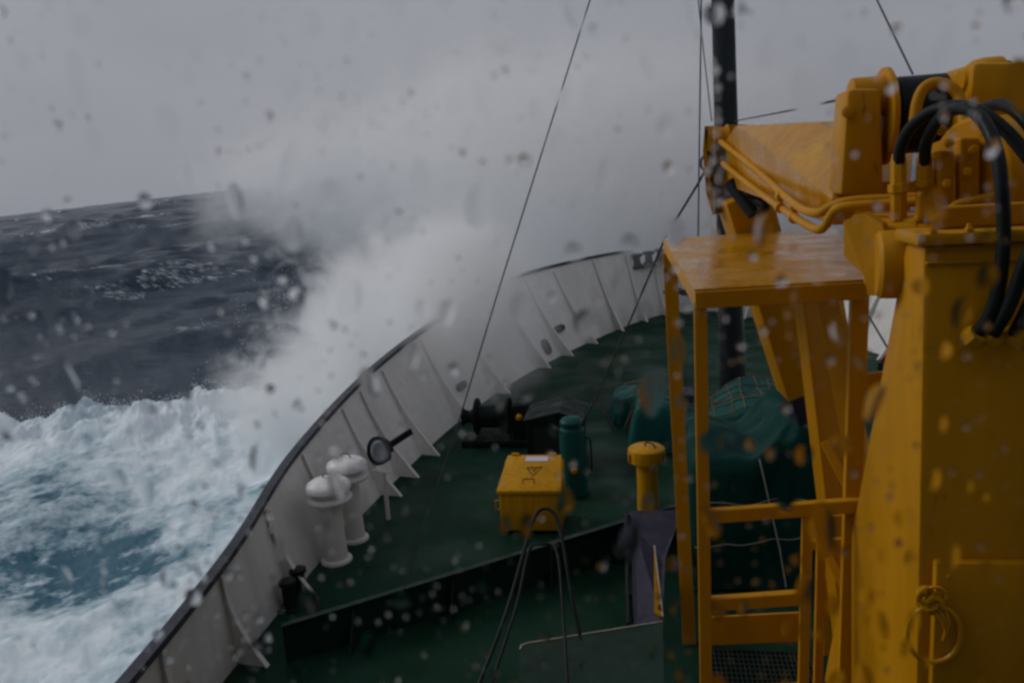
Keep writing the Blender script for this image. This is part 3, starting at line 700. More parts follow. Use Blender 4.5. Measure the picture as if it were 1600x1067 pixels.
# dark hooped handrail of the stair well, near the camera
hr = empty('stair_handrail', atZ(850, 1000, 0), 'black tubular hoop handrail in front of the yellow box', 'handrail')
bm = new(); tube(bm, [atY(742, 1085, 5.3), atY(790, 960, 5.9), atY(822, 850, 6.5), atY(836, 806, 6.7), atY(852, 794, 6.75), atY(868, 806, 6.7), atY(880, 850, 6.5), atY(893, 930, 6.15), atY(908, 1000, 5.9)], .016, 10, curve=6); link('hoop', bm, M['black'], hr, smooth=0)
bm = new(); tube(bm, [atY(762, 1085, 5.2), atY(806, 950, 5.8), atY(826, 862, 6.3), atY(845, 850, 6.35), atY(870, 862, 6.3), atY(880, 960, 5.8), atY(888, 1085, 5.2)], .012, 10, curve=6); link('inner_rail', bm, M['black'], hr, smooth=0)

# ------------------------------------------------------------------ crane
cr0 = Vector((1.85, 4.0, 0))
crane = empty('deck_crane', cr0, 'big yellow hydraulic deck crane with folded jib, winch and black hoses on the right', 'crane')
YA = 3.45                                   # aft face of the column
ca_t, ca_b = atY(1440, 470, YA), atY(1430, 1067, YA)
XP = ca_t.x
fw_t = atX(1412, 470, XP); fw_b = atX(1340, 790, XP - .03)
bm = new()
W_ = 1.15
b0 = ca_b + (ca_b - ca_t) * (ca_b.z / max(.1, (ca_t.z - ca_b.z))); b0.z = 0
zt_ = atY(1440, 385, YA).z
t0 = ca_t.copy(); t0.z = zt_
depth_t = fw_t.y - YA; depth_b = depth_t + (fw_b.y - YA - depth_t) * (zt_ / (fw_t.z - fw_b.z))
pts = [b0, b0 + Vector((W_, 0, 0)), b0 + Vector((W_, depth_b, 0)), b0 + Vector((-.06, depth_b, 0)),
       t0, t0 + Vector((W_, 0, 0)), t0 + Vector((W_, depth_t, 0)), t0 + Vector((0, depth_t, 0))]
hexa(bm, pts, 0.025); link('column', bm, M['yellow'], crane, smooth=40)
# top flange and weld band
bm = new(); box(bm, (t0.x - .03, YA - .03, zt_ + .002), (t0.x + W_ + .03, YA + depth_t + .05, zt_ + .05), .01); link('top_flange', bm, M['yellow'], crane, smooth=40)
bm = new(); z1 = atY(1440, 412, YA).z; box(bm, (t0.x + .01, YA - .012, z1 - .006), (t0.x + W_, YA + .01, z1 + .006), .004); link('weld_band', bm, M['yellow'], crane)
bm = new(); tube(bm, [t0 + Vector((.42, -.002, -.05)), Vector((b0.x + .40, YA - .002, 1.2))], .006, 6); link('weld_seam', bm, M['yellow'], crane)
for k in range(9):
    bm = new(); lathe(bm, Vector((t0.x + .03 + .13 * k, YA - .012, zt_ + .052)), [(.016, 0), (.016, .014), (.010, .016), (.010, .028)], 6); link('flange_bolt', bm, M['yellow2'], crane)
# dark machinery well over the flange
bm = new(); box(bm, (t0.x + .08, YA + .12, zt_ + .052), (t0.x + W_, YA + depth_t - .05, zt_ + .14), .01); link('slewing_ring', bm, M['yellow'], crane)
# access panel on the column
pa = atY(1462, 878, YA - .04)
bm = new(); box(bm, (pa.x, YA - .045, pa.z - .75), (pa.x + .8, YA + .02, pa.z), .012); pnl = link('access_panel', bm, M['yellow'], crane, smooth=40)
for k in range(4):
    bm = new(); lathe(bm, (pa.x + .05, YA - .045, pa.z - .06 - .13 * k), [(.011, 0), (.011, .008), (.006, .011)], 8, Vector((0, -1, 0))); link('bolt', bm, M['yellow'], pnl)
# heel pin and cheek plates
hc_ = atY(1406, 416, YA + .42); hr_ = .15
hl = atY(1368, 414, YA + .40)
axh = Vector((1, -.12, 0)).normalized()
bm = new(); lathe(bm, hl, [(.13, 0), (.148, .015), (.15, .05), (.15, .24), (.14, .30), (.13, .31)], 36, axh); link('heel_pin', bm, M['yellow'], crane, smooth=35)
bm = new(); ck = [atY(1318, 345, YA + .55), atY(1350, 333, YA + .5), atY(1378, 350, YA + .42), atY(1388, 385, YA + .40), atY(1385, 430, YA + .40), atY(1372, 462, YA + .40), atY(1356, 462, YA + .42), atY(1350, 430, YA + .45), atY(1318, 400, YA + .55)]
plate(bm, ck, Vector((.035, .05, 0))); bmesh.ops.recalc_face_normals(bm, faces=bm.faces); link('cheek_plate', bm, M['yellow'], crane)
bm = new(); ht = [atY(1322, 352, YA + .75), atY(1430, 352, YA + .45), atY(1440, 330, YA + .9), atY(1338, 330, YA + 1.0)]
plate(bm, ht, Vector((0, 0, -.12))); bmesh.ops.recalc_face_normals(bm, faces=bm.faces); link('heel_box', bm, M['yellow'], crane)
bm = new(); hexa(bm, [Vector(q) for q in ((hl.x + .03, hl.y + .05, hl.z - .14), (t0.x + .2, hl.y + .05, hl.z - .14), (t0.x + .2, hl.y + .35, hl.z - .14), (hl.x + .03, hl.y + .35, hl.z - .14),
                                          (hl.x + .03, hl.y + .05, hl.z + .16), (t0.x + .2, hl.y + .05, hl.z + .16), (t0.x + .2, hl.y + .35, hl.z + .16), (hl.x + .03, hl.y + .35, hl.z + .16))], .02); link('jib_heel', bm, M['yellow'], crane, smooth=40)
# jib: creased port side, extruded to starboard
T_ = 7.6
def on_plane(x, y, P, n):
    d = ray(x, y); return EYE + d * ((P - EYE).dot(n) / d.dot(n))
E_, D_ = atY(1181, 218, 6.3), atY(1300, 312, 4.7)
B_, H_ = atY(1280, 192, 5.7), atY(1132, 288, 7.75)
n1_ = (D_ - E_).cross(B_ - E_).normalized(); n2_ = (D_ - E_).cross(H_ - E_).normalized()
A_, C_ = on_plane(1150, 197, E_, n1_), on_plane(1318, 212, E_, n1_)
F_, G_ = on_plane(1130, 226, E_, n2_), on_plane(1302, 352, E_, n2_)
bm = new()
v = {k: bm.verts.new(q) for k, q in zip("ABCDEFGH", (A_, B_, C_, D_, E_, F_, G_, H_))}
sb = {k: bm.verts.new(Vector(v[k].co) + Vector((.42, .1, 0))) for k in "ABCDGH"}
for q in ("ABEF", "BCDE", "FEDGH"): bm.faces.new([v[k] for k in q])
for a, b in ("AB", "BC", "CD", "DG", "GH"): bm.faces.new((v[a], v[b], sb[b], sb[a]))
bm.faces.new((v['A'], sb['A'], sb['H'], v['H'], v['F'])); bm.faces.new([sb[k] for k in "ABCDGH"])
bmesh.ops.recalc_face_normals(bm, faces=bm.faces)
link('jib', bm, M['yellowwet'], crane)
# jib head with sheaves
bm = new()
for dx in (-.05, .14):
    pl = [atY(1110, 197, T_), atY(1138, 197, T_), atY(1142, 255, T_), atY(1140, 330, T_), atY(1122, 335, T_), atY(1112, 300, T_), atY(1107, 235, T_)]
    plate(bm, [q + Vector((dx, dx * .3, 0)) for q in pl], Vector((.03, 0, 0)))
bmesh.ops.recalc_face_normals(bm, faces=bm.faces); link('head_plate', bm, M['yellow'], crane)
for py, rr_ in ((214, .10), (238, .12), (312, .13)):
    bm = new(); q = atY(1119, py, T_); lathe(bm, q + Vector((-.03, 0, 0)), [(rr_, 0), (rr_ * .8, .04), (rr_ * .8, .09), (rr_, .13)], 24, Vector((1, .1, 0))); link('sheave', bm, M['yellow'] if py < 230 else M['steel'], crane, smooth=30)
# shackle
bm = new(); q = atY(1104, 255, T_); torus(bm, q, (.3, 1, 0), .05, .012, 20, 8, 1.4); link('shackle', bm, M['steel'], crane)
# hydraulic pipes along the jib
def pipe(pts, r=.022, name='pipe', m='yellow', curve=5, par=crane):
    bm = new(); tube(bm, [atY(*q) for q in pts], r, 10, curve=curve); return link(name, bm, M[m], par, smooth=0)
pipe([(1126, 222, 7.45), (1180, 264, 6.4), (1240, 318, 5.1), (1275, 333, 4.55), (1300, 322, 4.45), (1330, 314, 4.4), (1400, 310, 4.35), (1480, 306, 4.3)], .024)
pipe([(1130, 256, 7.4), (1180, 296, 6.4), (1240, 338, 5.1), (1275, 358, 4.5), (1290, 352, 4.35), (1300, 335, 4.3), (1318, 324, 4.25), (1400, 318, 4.2), (1450, 314, 4.15)], .024)
pipe([(1405, 345, 4.05), (1430, 347, 4.0), (1437, 335, 4.0), (1440, 300, 4.0)], .022)
pipe([(1440, 325, 4.0), (1480, 330, 3.95), (1500, 318, 3.95), (1560, 305, 3.95), (1580, 290, 4.0)], .02)
for x, y, Y in ((1220, 306, 5.45), (1242, 322, 5.1), (1218, 324, 5.45), (1240, 340, 5.1)):
    bm = new(); q = atY(x, y, Y); d = (atY(1180, 264, 6.4) - atY(1240, 318, 5.1)).normalized(); lathe(bm, q - d * .03, [(.03, 0), (.034, .008), (.034, .052), (.03, .06)], 14, d); link('pipe_clamp', bm, M['yellow2'], crane, smooth=30)
# knuckle arm hanging from the jib head
k0, k1 = atY(1158, 300, 7.55), atY(1250, 608, 8.0)
bm = new(); bar(bm, k0, k1, .40, .34, Vector((1, .25, 0)), .02, .9); ka = link('knuckle_arm', bm, M['yellow'], crane, smooth=40)
bm = new(); bar(bm, k1, k1 + (k1 - k0).normalized() * .30, .31, .30, Vector((1, .25, 0)), .015); link('arm_end', bm, M['purple'], ka, smooth=40)
# dark hydraulic cylinder and hook gear at the knuckle
bm = new(); tube(bm, [atY(1140, 285, 7.3), atY(1165, 318, 7.2), atY(1178, 335, 7.15)], .055, 14); link('ram', bm, M['mast'], crane, smooth=40)
bm = new(); tube(bm, [atY(1168, 298, 7.1), atY(1180, 312, 7.1), atY(1196, 322, 7.0), atY(1188, 334, 7.05)], .04, 10, curve=4); link('ram_hose', bm, M['black'], crane, smooth=0)
# winch on top: bracket, flange, drum with rope turns, motor housing
def bx8(x0, y0, x1, y1, Y0, dY, bev=.015, taper=0):
    a, b = atY(x0, y1, Y0), atY(x1, y1, Y0); c, d = atY(x0 + taper, y0, Y0), atY(x1 - taper * .3, y0, Y0); dv = Vector((0.0, dY, 0))
    return [a, b, b + dv, a + dv, c, d, d + dv, c + dv]
bm = new(); hexa(bm, bx8(1312, 138, 1382, 306, 4.55, .30, .02, 12), .03); wb = link('winch_bracket', bm, M['yellow'], crane, smooth=40)
bm = new(); lathe(bm, atY(1352, 152, 4.70) - Vector((.08, 0, 0)), [(.08, 0), (.10, .01), (.10, .20), (.08, .21)], 28, Vector((1, 0, 0))); link('bearing', bm, M['yellow'], wb, smooth=35)
bm = new(); lathe(bm, atY(1326, 176, 4.55), [(.03, 0), (.03, .05), (.02, .055)], 14, Vector((-.3, -1, 0))); link('bolt', bm, M['yellow'], wb, smooth=35)
dc = atY(1394, 182, 4.75)
bm = new(); lathe(bm, dc - Vector((.06, 0, 0)), [(.235, 0), (.25, .008), (.25, .03), (.235, .038)], 40, Vector((1, 0, 0))); link('drum_flange', bm, M['yellow'], crane, smooth=35)
bm = new(); prof = []
L_ = .50; nt_ = 26
for k in range(nt_):
    u = L_ * k / nt_
    prof += [(.185, u), (.198, u + L_ / nt_ * .5)]
lathe(bm, dc, [(.16, 0)] + prof + [(.16, L_)], 40, Vector((1, 0.0, -.0))); link('drum', bm, M['black'], crane, smooth=0)
bm = new(); lathe(bm, dc + Vector((L_ + .005, 0, 0)), [(.225, 0), (.235, .008), (.235, .03), (.22, .038)], 40, Vector((1, 0, 0))); link('drum_flange', bm, M['black'], crane, smooth=35)
bm = new(); hexa(bm, bx8(1512, 96, 1720, 205, 4.35, .5, .02, 8), .035); mh = link('motor_housing', bm, M['yellow'], crane, smooth=40)
bm = new(); lathe(bm, atY(1520, 125, 4.45), [(.05, -.06), (.09, 0), (.10, .05), (.10, .12)], 24, Vector((1, .1, 0))); link('end_cover', bm, M['yellow'], mh, smooth=35)
bm = new(); hexa(bm, bx8(1500, 145, 1530, 285, 4.42, .1), .01); hexa(bm, bx8(1545, 150, 1570, 290, 4.40, .1), .01); link('housing_leg', bm, M['yellow'], mh)
# brake drum and gear casing behind the hoses
bm = new(); lathe(bm, atY(1478, 262, 4.30), [(.11, 0), (.13, .02), (.13, .10), (.10, .13), (.05, .15), (.04, .18)], 36, Vector((-.25, -1, 0))); link('brake_drum', bm, M['yellow'], crane, smooth=35)
bm = new(); lathe(bm, atY(1575, 270, 4.2), [(.24, 0), (.26, .02), (.26, .2), (.24, .22)], 36, Vector((-.9, -.4, 0))); link('gear_casing', bm, M['yellow'], crane, smooth=35)
bm = new(); hexa(bm, bx8(1330, 284, 1620, 302, 4.72, .25), .01); link('winch_bed', bm, M['yellow'], crane)
# bent guard pipe over the drum
pipe([(1428, 196, 4.38), (1434, 158, 4.38), (1446, 136, 4.38), (1466, 130, 4.38), (1488, 138, 4.36), (1500, 158, 4.34), (1507, 210, 4.25), (1512, 330, 4.15)], .027, 'guard_pipe')
# hose fittings
for x, yt, yb2 in ((1404, 240, 345), (1444, 240, 330)):
    a, b = atY(x, yt, 4.05), atY(x, yb2, 4.05)
    bm = new(); ln2 = (a - b).length; lathe(bm, b, [(.030, 0), (.036, .01), (.036, ln2 * .42), (.047, ln2 * .43), (.047, ln2 * .55), (.036, ln2 * .56), (.034, ln2 * .9), (.028, ln2)], 8, a - b); link('hose_fitting', bm, M['yellow2'], crane, smooth=30)
bm = new(); hexa(bm, bx8(1466, 235, 1492, 330, 4.0, .08), .01); hexa(bm, bx8(1500, 215, 1532, 330, 4.0, .1), .012); link('valve_block', bm, M['yellow'], crane)
for x, y in ((1470, 205), (1482, 225), (1462, 245), (1478, 288), (1520, 235), (1510, 270)):
    bm = new(); lathe(bm, atY(x, y, 4.0), [(.016, 0), (.02, .01), (.02, .04), (.012, .045), (.012, .06)], 12, Vector((-.2, -1, .1))); link('valve_cap', bm, M['yellow2'], crane, smooth=30)
# black hoses
def hose(pts, r=.026): pipe(pts, r, 'hose', 'black', 8)
hose([(1405, 262, 4.05), (1406, 236, 4.02), (1420, 204, 3.98), (1452, 176, 3.9), (1496, 166, 3.8), (1534, 176, 3.7), (1572, 205, 3.6), (1610, 250, 3.5)])
hose([(1444, 262, 4.05), (1448, 222, 3.98), (1468, 186, 3.85), (1500, 170, 3.72), (1530, 182, 3.6), (1552, 220, 3.5), (1564, 280, 3.42), (1568, 360, 3.38), (1562, 440, 3.36), (1545, 496, 3.37), (1520, 528, 3.41)])
hose([(1530, 176, 4.0), (1548, 166, 3.9), (1572, 166, 3.75), (1600, 186, 3.6), (1640, 240, 3.5)])
hose([(1640, 330, 3.3), (1606, 400, 3.3), (1580, 470, 3.33), (1560, 508, 3.36), (1546, 530, 3.41)])
hose([(1650, 400, 3.3), (1612, 470, 3.32), (1592, 510, 3.36), (1578, 532, 3.41)])
for x in (1518, 1545, 1577):
    bm = new(); q = atY(x, 530, 3.42); lathe(bm, q, [(.048, 0), (.05, .02), (.04, .05)], 8, Vector((.3, -.6, .6))); link('hose_socket', bm, M['yellow2'], crane, smooth=30)
# lashing ring with rope tied on the column
rc = atY(1459, 990, YA - .06)
bm = new(); torus(bm, rc, (0, 1, 0), .105, .011, 40, 8, 1.25); link('lashing_ring', bm, M['yellow2'], crane)
bm = new()
for k in range(9):
    a = RND.uniform(0, 6.28); q = atY(1455 + RND.uniform(-12, 18), 943 + RND.uniform(-16, 16), YA - .055)
    torus(bm, q, (RND.uniform(-.6, .6), 1, RND.uniform(-.6, .6)), .028 + RND.uniform(0, .012), .0075, 18, 6)
for k in range(3):
    tube(bm, [atY(1445 + 12 * k, 940, YA - .05), atY(1470 + 6 * k, 968, YA - .07), atY(1480 - 3 * k, 990 + 5 * k, YA - .06)], .007, 6, curve=4)
link('rope_knot', bm, M['yellow2'], crane)
bm = new(); q = atY(1456, 930, YA - .02); box(bm, q - Vector((.03, .03, .05)), q + Vector((.03, .04, .03)), .008); link('ring_lug', bm, M['yellow'], crane)

# ------------------------------------------------------------------ yellow access platform with ladder
YN, YF = 4.45, 7.4
pf = empty('access_platform', (.65, 5.9, 0), 'yellow steel access platform on four legs with a ladder, left of the crane', 'platform')
n_l, n_r = atY(1085, 452, YN), atY(1356, 436, YN + .06)
f_l = atY(1037, 373, YF); f_r = Vector((n_r.x + .42, YF - .1, f_l.z + .02))
zp = n_l.z
bm = new(); th = Vector((0, 0, -.012)); plate(bm, [n_l, n_r, f_r, f_l], th); bmesh.ops.recalc_face_normals(bm, faces=bm.faces); link('top', bm, M['yellowwet'], pf)
dn = Vector((0, 0, -.045))
def lbar(a, b, w=.05, d=.09, name='edge_beam', sd=Vector((0, 1, 0))):
    bm = new(); bar(bm, Vector(a) + dn - Vector((0, 0, .013)), Vector(b) + dn - Vector((0, 0, .013)), w, d, sd, .004); return link(name, bm, M['yellow'], pf)
lbar(n_l, n_r); lbar(n_l + Vector((.025, .05, 0)), f_l + Vector((.02, -.03, 0)), sd=Vector((1, 0, 0))); lbar(n_r + Vector((-.02, .05, 0)), f_r + Vector((-.02, -.05, 0)), sd=Vector((1, 0, 0))); lbar(f_l, f_r)
def leg(top, bot, w=.06, d=.06, name='leg'):
    bm = new(); bar(bm, top, bot, w, d, Vector((1, 0, 0)), .004); return link(name, bm, M['yellow'], pf)
def down(px, py, Y, z=0.0, px2=None, py2=None):
    a = atY(px, py, Y); b = atY(px2, py2, Y); k = (a.z - z) / (a.z - b.z); return a + (b - a) * k
nl = atY(1094, 470, YN + .03); nl_b = down(1094, 470, YN + .03, 0, 1103, 1060)
leg(nl, nl_b, .068, .06)
fl = atY(1046, 395, YF - .04); fl_b = atY(1078, 1022, YF - .04); fl_b.z = max(fl_b.z, 0.0)
leg(fl, down(1046, 395, YF - .04, 0, 1078, 1022), .12, .08)
nr = atY(1343, 452, YN + .10); nr_b = down(1343, 452, YN + .10, 0, 1322, 1060)
leg(nr, nr_b, .09, .06)
fr = Vector((f_r.x - .05, f_r.y - .06, f_r.z - .03)); leg(fr, Vector((fr.x + .02, fr.y, 0)), .10, .08)
# inner ladder stile and rungs
il = atY(1262, 790, YN + .05); leg(il, down(1264, 790, YN + .05, 0, 1256, 1060), .055, .05, 'stile')
leg(atY(1284, 800, YN + .35), down(1284, 800, YN + .35, 0, 1278, 1060), .05, .05, 'stile')
def rung(x0, y0, x1, y1, Y, h=.075):
    bm = new(); bar(bm, atY(x0, y0, Y), atY(x1, y1, Y), .055, h, Vector((0, 1, 0)), .004); link('rung', bm, M['yellow'], pf)
rung(1104, 806, 1345, 788, YN + .045); rung(1104, 943, 1258, 932, YN + .045); rung(1104, 1085, 1255, 1078, YN + .045)
# struts of the inner frame
s0, s1 = atY(1262, 440, 6.3), down(1262, 440, 6.3, 0, 1303, 800)
bm = new(); bar(bm, s0, s1, .20, .12, Vector((1, .5, 0)), .006); link('strut', bm, M['yellow'], pf)
s0, s1 = atY(1292, 440, 6.0), down(1292, 440, 6.0, 0, 1345, 740)
bm = new(); bar(bm, s0, s1, .15, .10, Vector((1, -.6, 0)), .006); link('strut', bm, M['yellow'], pf)
bm = new(); bar(bm, atY(1288, 690, 5.0), atY(1345, 800, 4.8), .05, .05, Vector((0, 1, 0)), .004); link('brace', bm, M['yellow'], pf)
bm = new(); bar(bm, atY(1285, 850, 5.0), atY(1335, 950, 4.8), .06, .05, Vector((0, 1, 0)), .004); link('brace', bm, M['yellow'], pf)
bm = new(); bar(bm, atY(1325, 600, 4.75), atY(1440, 588, 4.6), .05, .10, Vector((0, 1, 0)), .004); link('tie_bar', bm, M['yellow'], pf)
bm = new(); bar(bm, atY(1268, 812, 5.2), atY(1340, 808, 5.2), .05, .06, Vector((0, 1, 0)), .004); bar(bm, atY(1268, 850, 5.2), atY(1340, 846, 5.2), .05, .06, Vector((0, 1, 0)), .004); link('tie_bar', bm, M['yellow'], pf)
# toe board and grating at the ladder foot
tp_ = atY(1180, 985, 5.5)
bm = new(); bar(bm, atY(1108, 985, 5.5), atY(1255, 978, 5.5), .02, .22, Vector((0, 1, 0)), .004); link('toe_board', bm, M['yellow'], pf)
bm = new(); g0 = atY(1108, 1012, 5.45); g1 = atY(1262, 1008, 5.45); zz = g0.z
for k in range(22):
    x = g0.x + (g1.x - g0.x) * k / 21; box(bm, (x - .004, 4.55, zz - .03), (x + .004, 5.45, zz))
for k in range(16):
    y = 4.6 + .84 * k / 15; box(bm, (g0.x, y - .004, zz - .026), (g1.x, y + .004, zz - .004))
link('grating', bm, M['mast'], pf)
# hanging stay from the jib head shackle across the platform's corner down to the deck
wire([atY(1104, 262, 7.55), atY(1092, 285, 7.6), atY(1040, 370, 8.2), atY(985, 500, 9.4), atY(930, 625, 10.5), atY(880, 712, 11.3)], .011, 'wire slanting from the crane shackle down past the platform corner to the deck')
# red lever at the starboard bulwark
rq = atY(1386, 556, 6.9)
rl = empty('red_lever', Vector((rq.x, rq.y, 0)), 'small red lever on a post right of the platform legs', 'lever')
bm = new(); tube(bm, [Vector((rq.x - .05, rq.y, 0)), Vector((rq.x - .05, rq.y, rq.z - .05))], .02, 10); link('post', bm, M['greenmetal'], rl)
bm = new(); tube(bm, [atY(1378, 565, 6.9), atY(1395, 545, 6.85)], .016, 10); link('handle', bm, M['red'], rl)

# ------------------------------------------------------------------ bridge front with the window the view is through
YB = 0.46
wx0, wx1, wz0, wz1 = -2.5, 2.4, 3.45, 5.55
dx0, dx1, dz0, dz1 = -.78, .62, 3.78, 5.25        # the part of the pane most spray strikes
br = empty('wheelhouse', (CX, -2.0, 0), 'ship wheelhouse front with a wet window overlooking the foredeck', 'wheelhouse')
bm = new()
box(bm, (-4.2, YB - .10, 0.0), (6.6, YB, wz0)); box(bm, (-4.2, YB - .10, wz1), (6.6, YB, 6.6))
box(bm, (-4.2, YB - .10, wz0 + .001), (wx0, YB, wz1 - .001)); box(bm, (wx1, YB - .10, wz0 + .001), (6.6, YB, wz1 - .001))
box(bm, (-4.2, -4.0, 0), (-4.1, YB - .102, 6.6)); box(bm, (6.5, -4.0, 0), (6.6, YB - .102, 6.6)); box(bm, (-4.2, -4.1, 0), (6.6, -4.002, 6.6))
link('wall', bm, M['bridge'], br)
bm = new(); box(bm, (-4.6, -4.4, 6.603), (7.0, YB + .55, 6.75)); link('roof', bm, M['bridge'], br)
bm = new(); box(bm, (-4.09, -3.99, 2.9), (6.49, YB - .105, 2.95)); link('floor', bm, M['dark'], br)
bm = new()
for a, b in (((wx0, YB - .08, wz0), (wx1, YB + .012, wz0 + .03)), ((wx0, YB - .08, wz1 - .03), (wx1, YB + .012, wz1)), ((wx0, YB - .08, wz0 + .031), (wx0 + .03, YB + .012, wz1 - .031)), ((wx1 - .03, YB - .08, wz0 + .031), (wx1, YB + .012, wz1 - .031))): box(bm, a, b)
wf = link('window', bm, M['mast'], br)
m, t, b = mat("clear_pane"); t.nodes.remove(b); tr = N(t, "ShaderNodeBsdfTransparent"); t.links.new(tr.outputs[0], t.nodes["Material Output"].inputs[0])
YP = YB - .03
bm = new(); box(bm, (wx0 + .031, YP - .008, wz0 + .031), (wx1 - .031, YP, wz1 - .031)); link('pane', bm, m, wf)

# raindrops standing on the outside of the pane
m, t, b = mat("rain_water"); t.nodes.remove(b); gl = N(t, "ShaderNodeBsdfGlass", IOR=1.33, Roughness=0.0); t.links.new(gl.outputs[0], t.nodes["Material Output"].inputs[0]); M['drop'] = m
rg = np.random.default_rng(11)
verts, faces = [], []
SEG, RNG = 14, (1.0, .8, .56, .28)
TAKEN = {}
def free(cx, cz, rx_, rz_):
    """water on glass runs together: never two drops in one place"""
    g = .012; q = max(rx_, rz_)
    gx, gz = int(cx // g), int(cz // g); w = 2 + int(q / g)
    for i in range(gx - w, gx + w + 1):
        for k in range(gz - w, gz + w + 1):
            for ox, oz, orx, orz in TAKEN.get((i, k), ()):
                if ((cx - ox) / (rx_ + orx)) ** 2 + ((cz - oz) / (rz_ + orz)) ** 2 < 1.0: return False
    TAKEN.setdefault((gx, gz), []).append((cx, cz, rx_, rz_)); return True
def drop(cx, cz, r, sq=1.0, ang=0.0, ht=.5, tail=0.0):
    rz_ = r * sq * (1 + tail * .6) * 1.2; rx_ = r * 1.2 + abs(math.sin(ang)) * rz_ * .8
    if not free(cx, cz, rx_, rz_): return
    n0 = len(verts); ca, sa = math.cos(ang), math.sin(ang)
    wob = rg.uniform(-.12, .12, 3)
    for q in RNG:
        for k in range(SEG):
            a = 2 * math.pi * k / SEG
            w = 1 + wob[0] * math.cos(2 * a) + wob[1] * math.cos(3 * a + 1) + wob[2] * math.sin(a)
            u, v = math.cos(a) * q * r * w, math.sin(a) * q * r * sq * w
            if v < 0: v *= 1 + tail
            x, z = u * ca - v * sa, u * sa + v * ca
            verts.append((cx + x, YP + .0002 + ht * r * (1 - q * q), cz + z))
    verts.append((cx, YP + .0002 + ht * r, cz)); tp = len(verts) - 1
    b0_ = len(verts)
    for k in range(SEG): verts.append(verts[n0 + k])       # the flat side on the glass keeps its own corners
    for i in range(len(RNG) - 1):
        for k in range(SEG):
            a, c = n0 + i * SEG + k, n0 + i * SEG + (k + 1) % SEG
            faces.append((a, a + SEG, c + SEG, c))
    l = n0 + (len(RNG) - 1) * SEG
    for k in range(SEG):
        faces.append((l + k, tp, l + (k + 1) % SEG))
    faces.append(tuple(b0_ + k for k in range(SEG)))
def clump(x, z): return mnoise.noise(Vector((x * 9, z * 9, 2.0))) + 0.4 * mnoise.noise(Vector((x * 25, z * 25, 5.0)))
# broken trails running down the glass
for px, pyt, pyb in ((1085, 5, 90), (1112, 95, 330), (1120, 250, 380), (1300, 230, 330), (770, 560, 650), (155, 800, 930), (1240, 440, 560), (1440, 470, 600), (1480, 130, 240), (40, 740, 860), (960, 560, 600)):
    n = int((pyb - pyt) / 7)
    for k in range(n):
        t = k / n; a = atY(px + 9 * math.sin(t * 5 + px) + rg.normal(0, 2.0), pyt + (pyb - pyt) * t, YP)
        drop(a.x, a.z, rg.uniform(.0006, .0017), rg.uniform(1.0, 2.4), rg.uniform(-.25, .25), rg.uniform(.15, .4))
for i in range(170):
    x, z = rg.uniform(dx0 + .05, dx1 - .05), rg.uniform(dz0 + .05, dz1 - .05)
    if rg.random() > 0.6 + 0.9 * clump(x, z): continue
    drop(x, z, rg.uniform(.0024, .0042), rg.uniform(.7, 1.3), rg.uniform(-.8, .8), rg.uniform(.10, .26), rg.uniform(0, .4))
# thin flat puddles of water that only bend the view
for i in range(2600):
    x, z = rg.uniform(dx0 + .05, dx1 - .05), rg.uniform(dz0 + .05, dz1 - .05)
    r = rg.uniform(.002, .007)
    drop(x, z, r, rg.uniform(.8, 2.4), rg.uniform(-.35, .35), rg.uniform(.03, .10))
for i in range(20000):
    x, z = rg.uniform(dx0 + .05, dx1 - .05), rg.uniform(dz0 + .05, dz1 - .05)
    if rg.random() > 0.52 + 0.9 * clump(x, z): continue
    r = min(.0030, .0005 + rg.exponential(.0006))
    drop(x, z, r, rg.uniform(.8, 1.35), rg.uniform(-.5, .5), rg.uniform(.35, .8), rg.uniform(0, .5))
for i in range(9000):
    x, z = rg.uniform(wx0 + .05, wx1 - .05), rg.uniform(wz0 + .05, wz1 - .05)
    if dx0 < x < dx1 and dz0 < z < dz1: continue
    drop(x, z, min(.0030, .0006 + rg.exponential(.0006)), rg.uniform(.8, 1.35), rg.uniform(-.5, .5), rg.uniform(.35, .8), rg.uniform(0, .5))
me = bpy.data.meshes.new('raindrops'); me.from_pydata(verts, [], faces); me.update(); me.shade_smooth(); me.materials.append(M['drop'])
o = bpy.data.objects.new('raindrops', me); COL.objects.link(o)
tag(o, 'clear raindrops scattered over the wheelhouse window glass', 'raindrops', kind='stuff')

# ------------------------------------------------------------------ the sea
SEA = -4.5
rs = np.random.default_rng(5)
AZ = np.concatenate([np.linspace(-105, -52, 70), np.linspace(-51.9, -12, 620), np.linspace(-11.9, 40, 260), np.linspace(41, 100, 50)])
RD = np.concatenate([np.linspace(4.0, 45.0, 300)[:-1], np.geomspace(45.0, 6000.0, 420)])
A, D = np.meshgrid(np.radians(AZ), RD)
X, Y = D * np.sin(A), D * np.cos(A)
H = np.zeros_like(X); DX = np.zeros_like(X); DY = np.zeros_like(X)
head = R(-55)
lams = np.concatenate([np.array([150., 118., 88.]), np.geomspace(60, 1.1, 62)])
for i, lam in enumerate(lams):
    th = head + rs.normal(0, .22 if i < 3 else .5); k = 2 * math.pi / lam
    amp = (1.7, 1.25, .8)[i] if i < 3 else (.0075 if lam > 14 else .0125) * lam * rs.uniform(.5, 1.3) * (1.0 if lam > 4 else 1.25)
    ph = rs.uniform(0, 6.28); kx, ky = k * math.sin(th), k * math.cos(th)
    vis = np.clip((lam * 60 - D) / (lam * 30), 0, 1) if lam < 40 else 1.0        # waves finer than the mesh die out
    p = kx * X + ky * Y + ph
    H += vis * amp * np.sin(p); DX += vis * amp * .75 * math.sin(th) * np.cos(p); DY += vis * amp * .75 * math.cos(th) * np.cos(p)
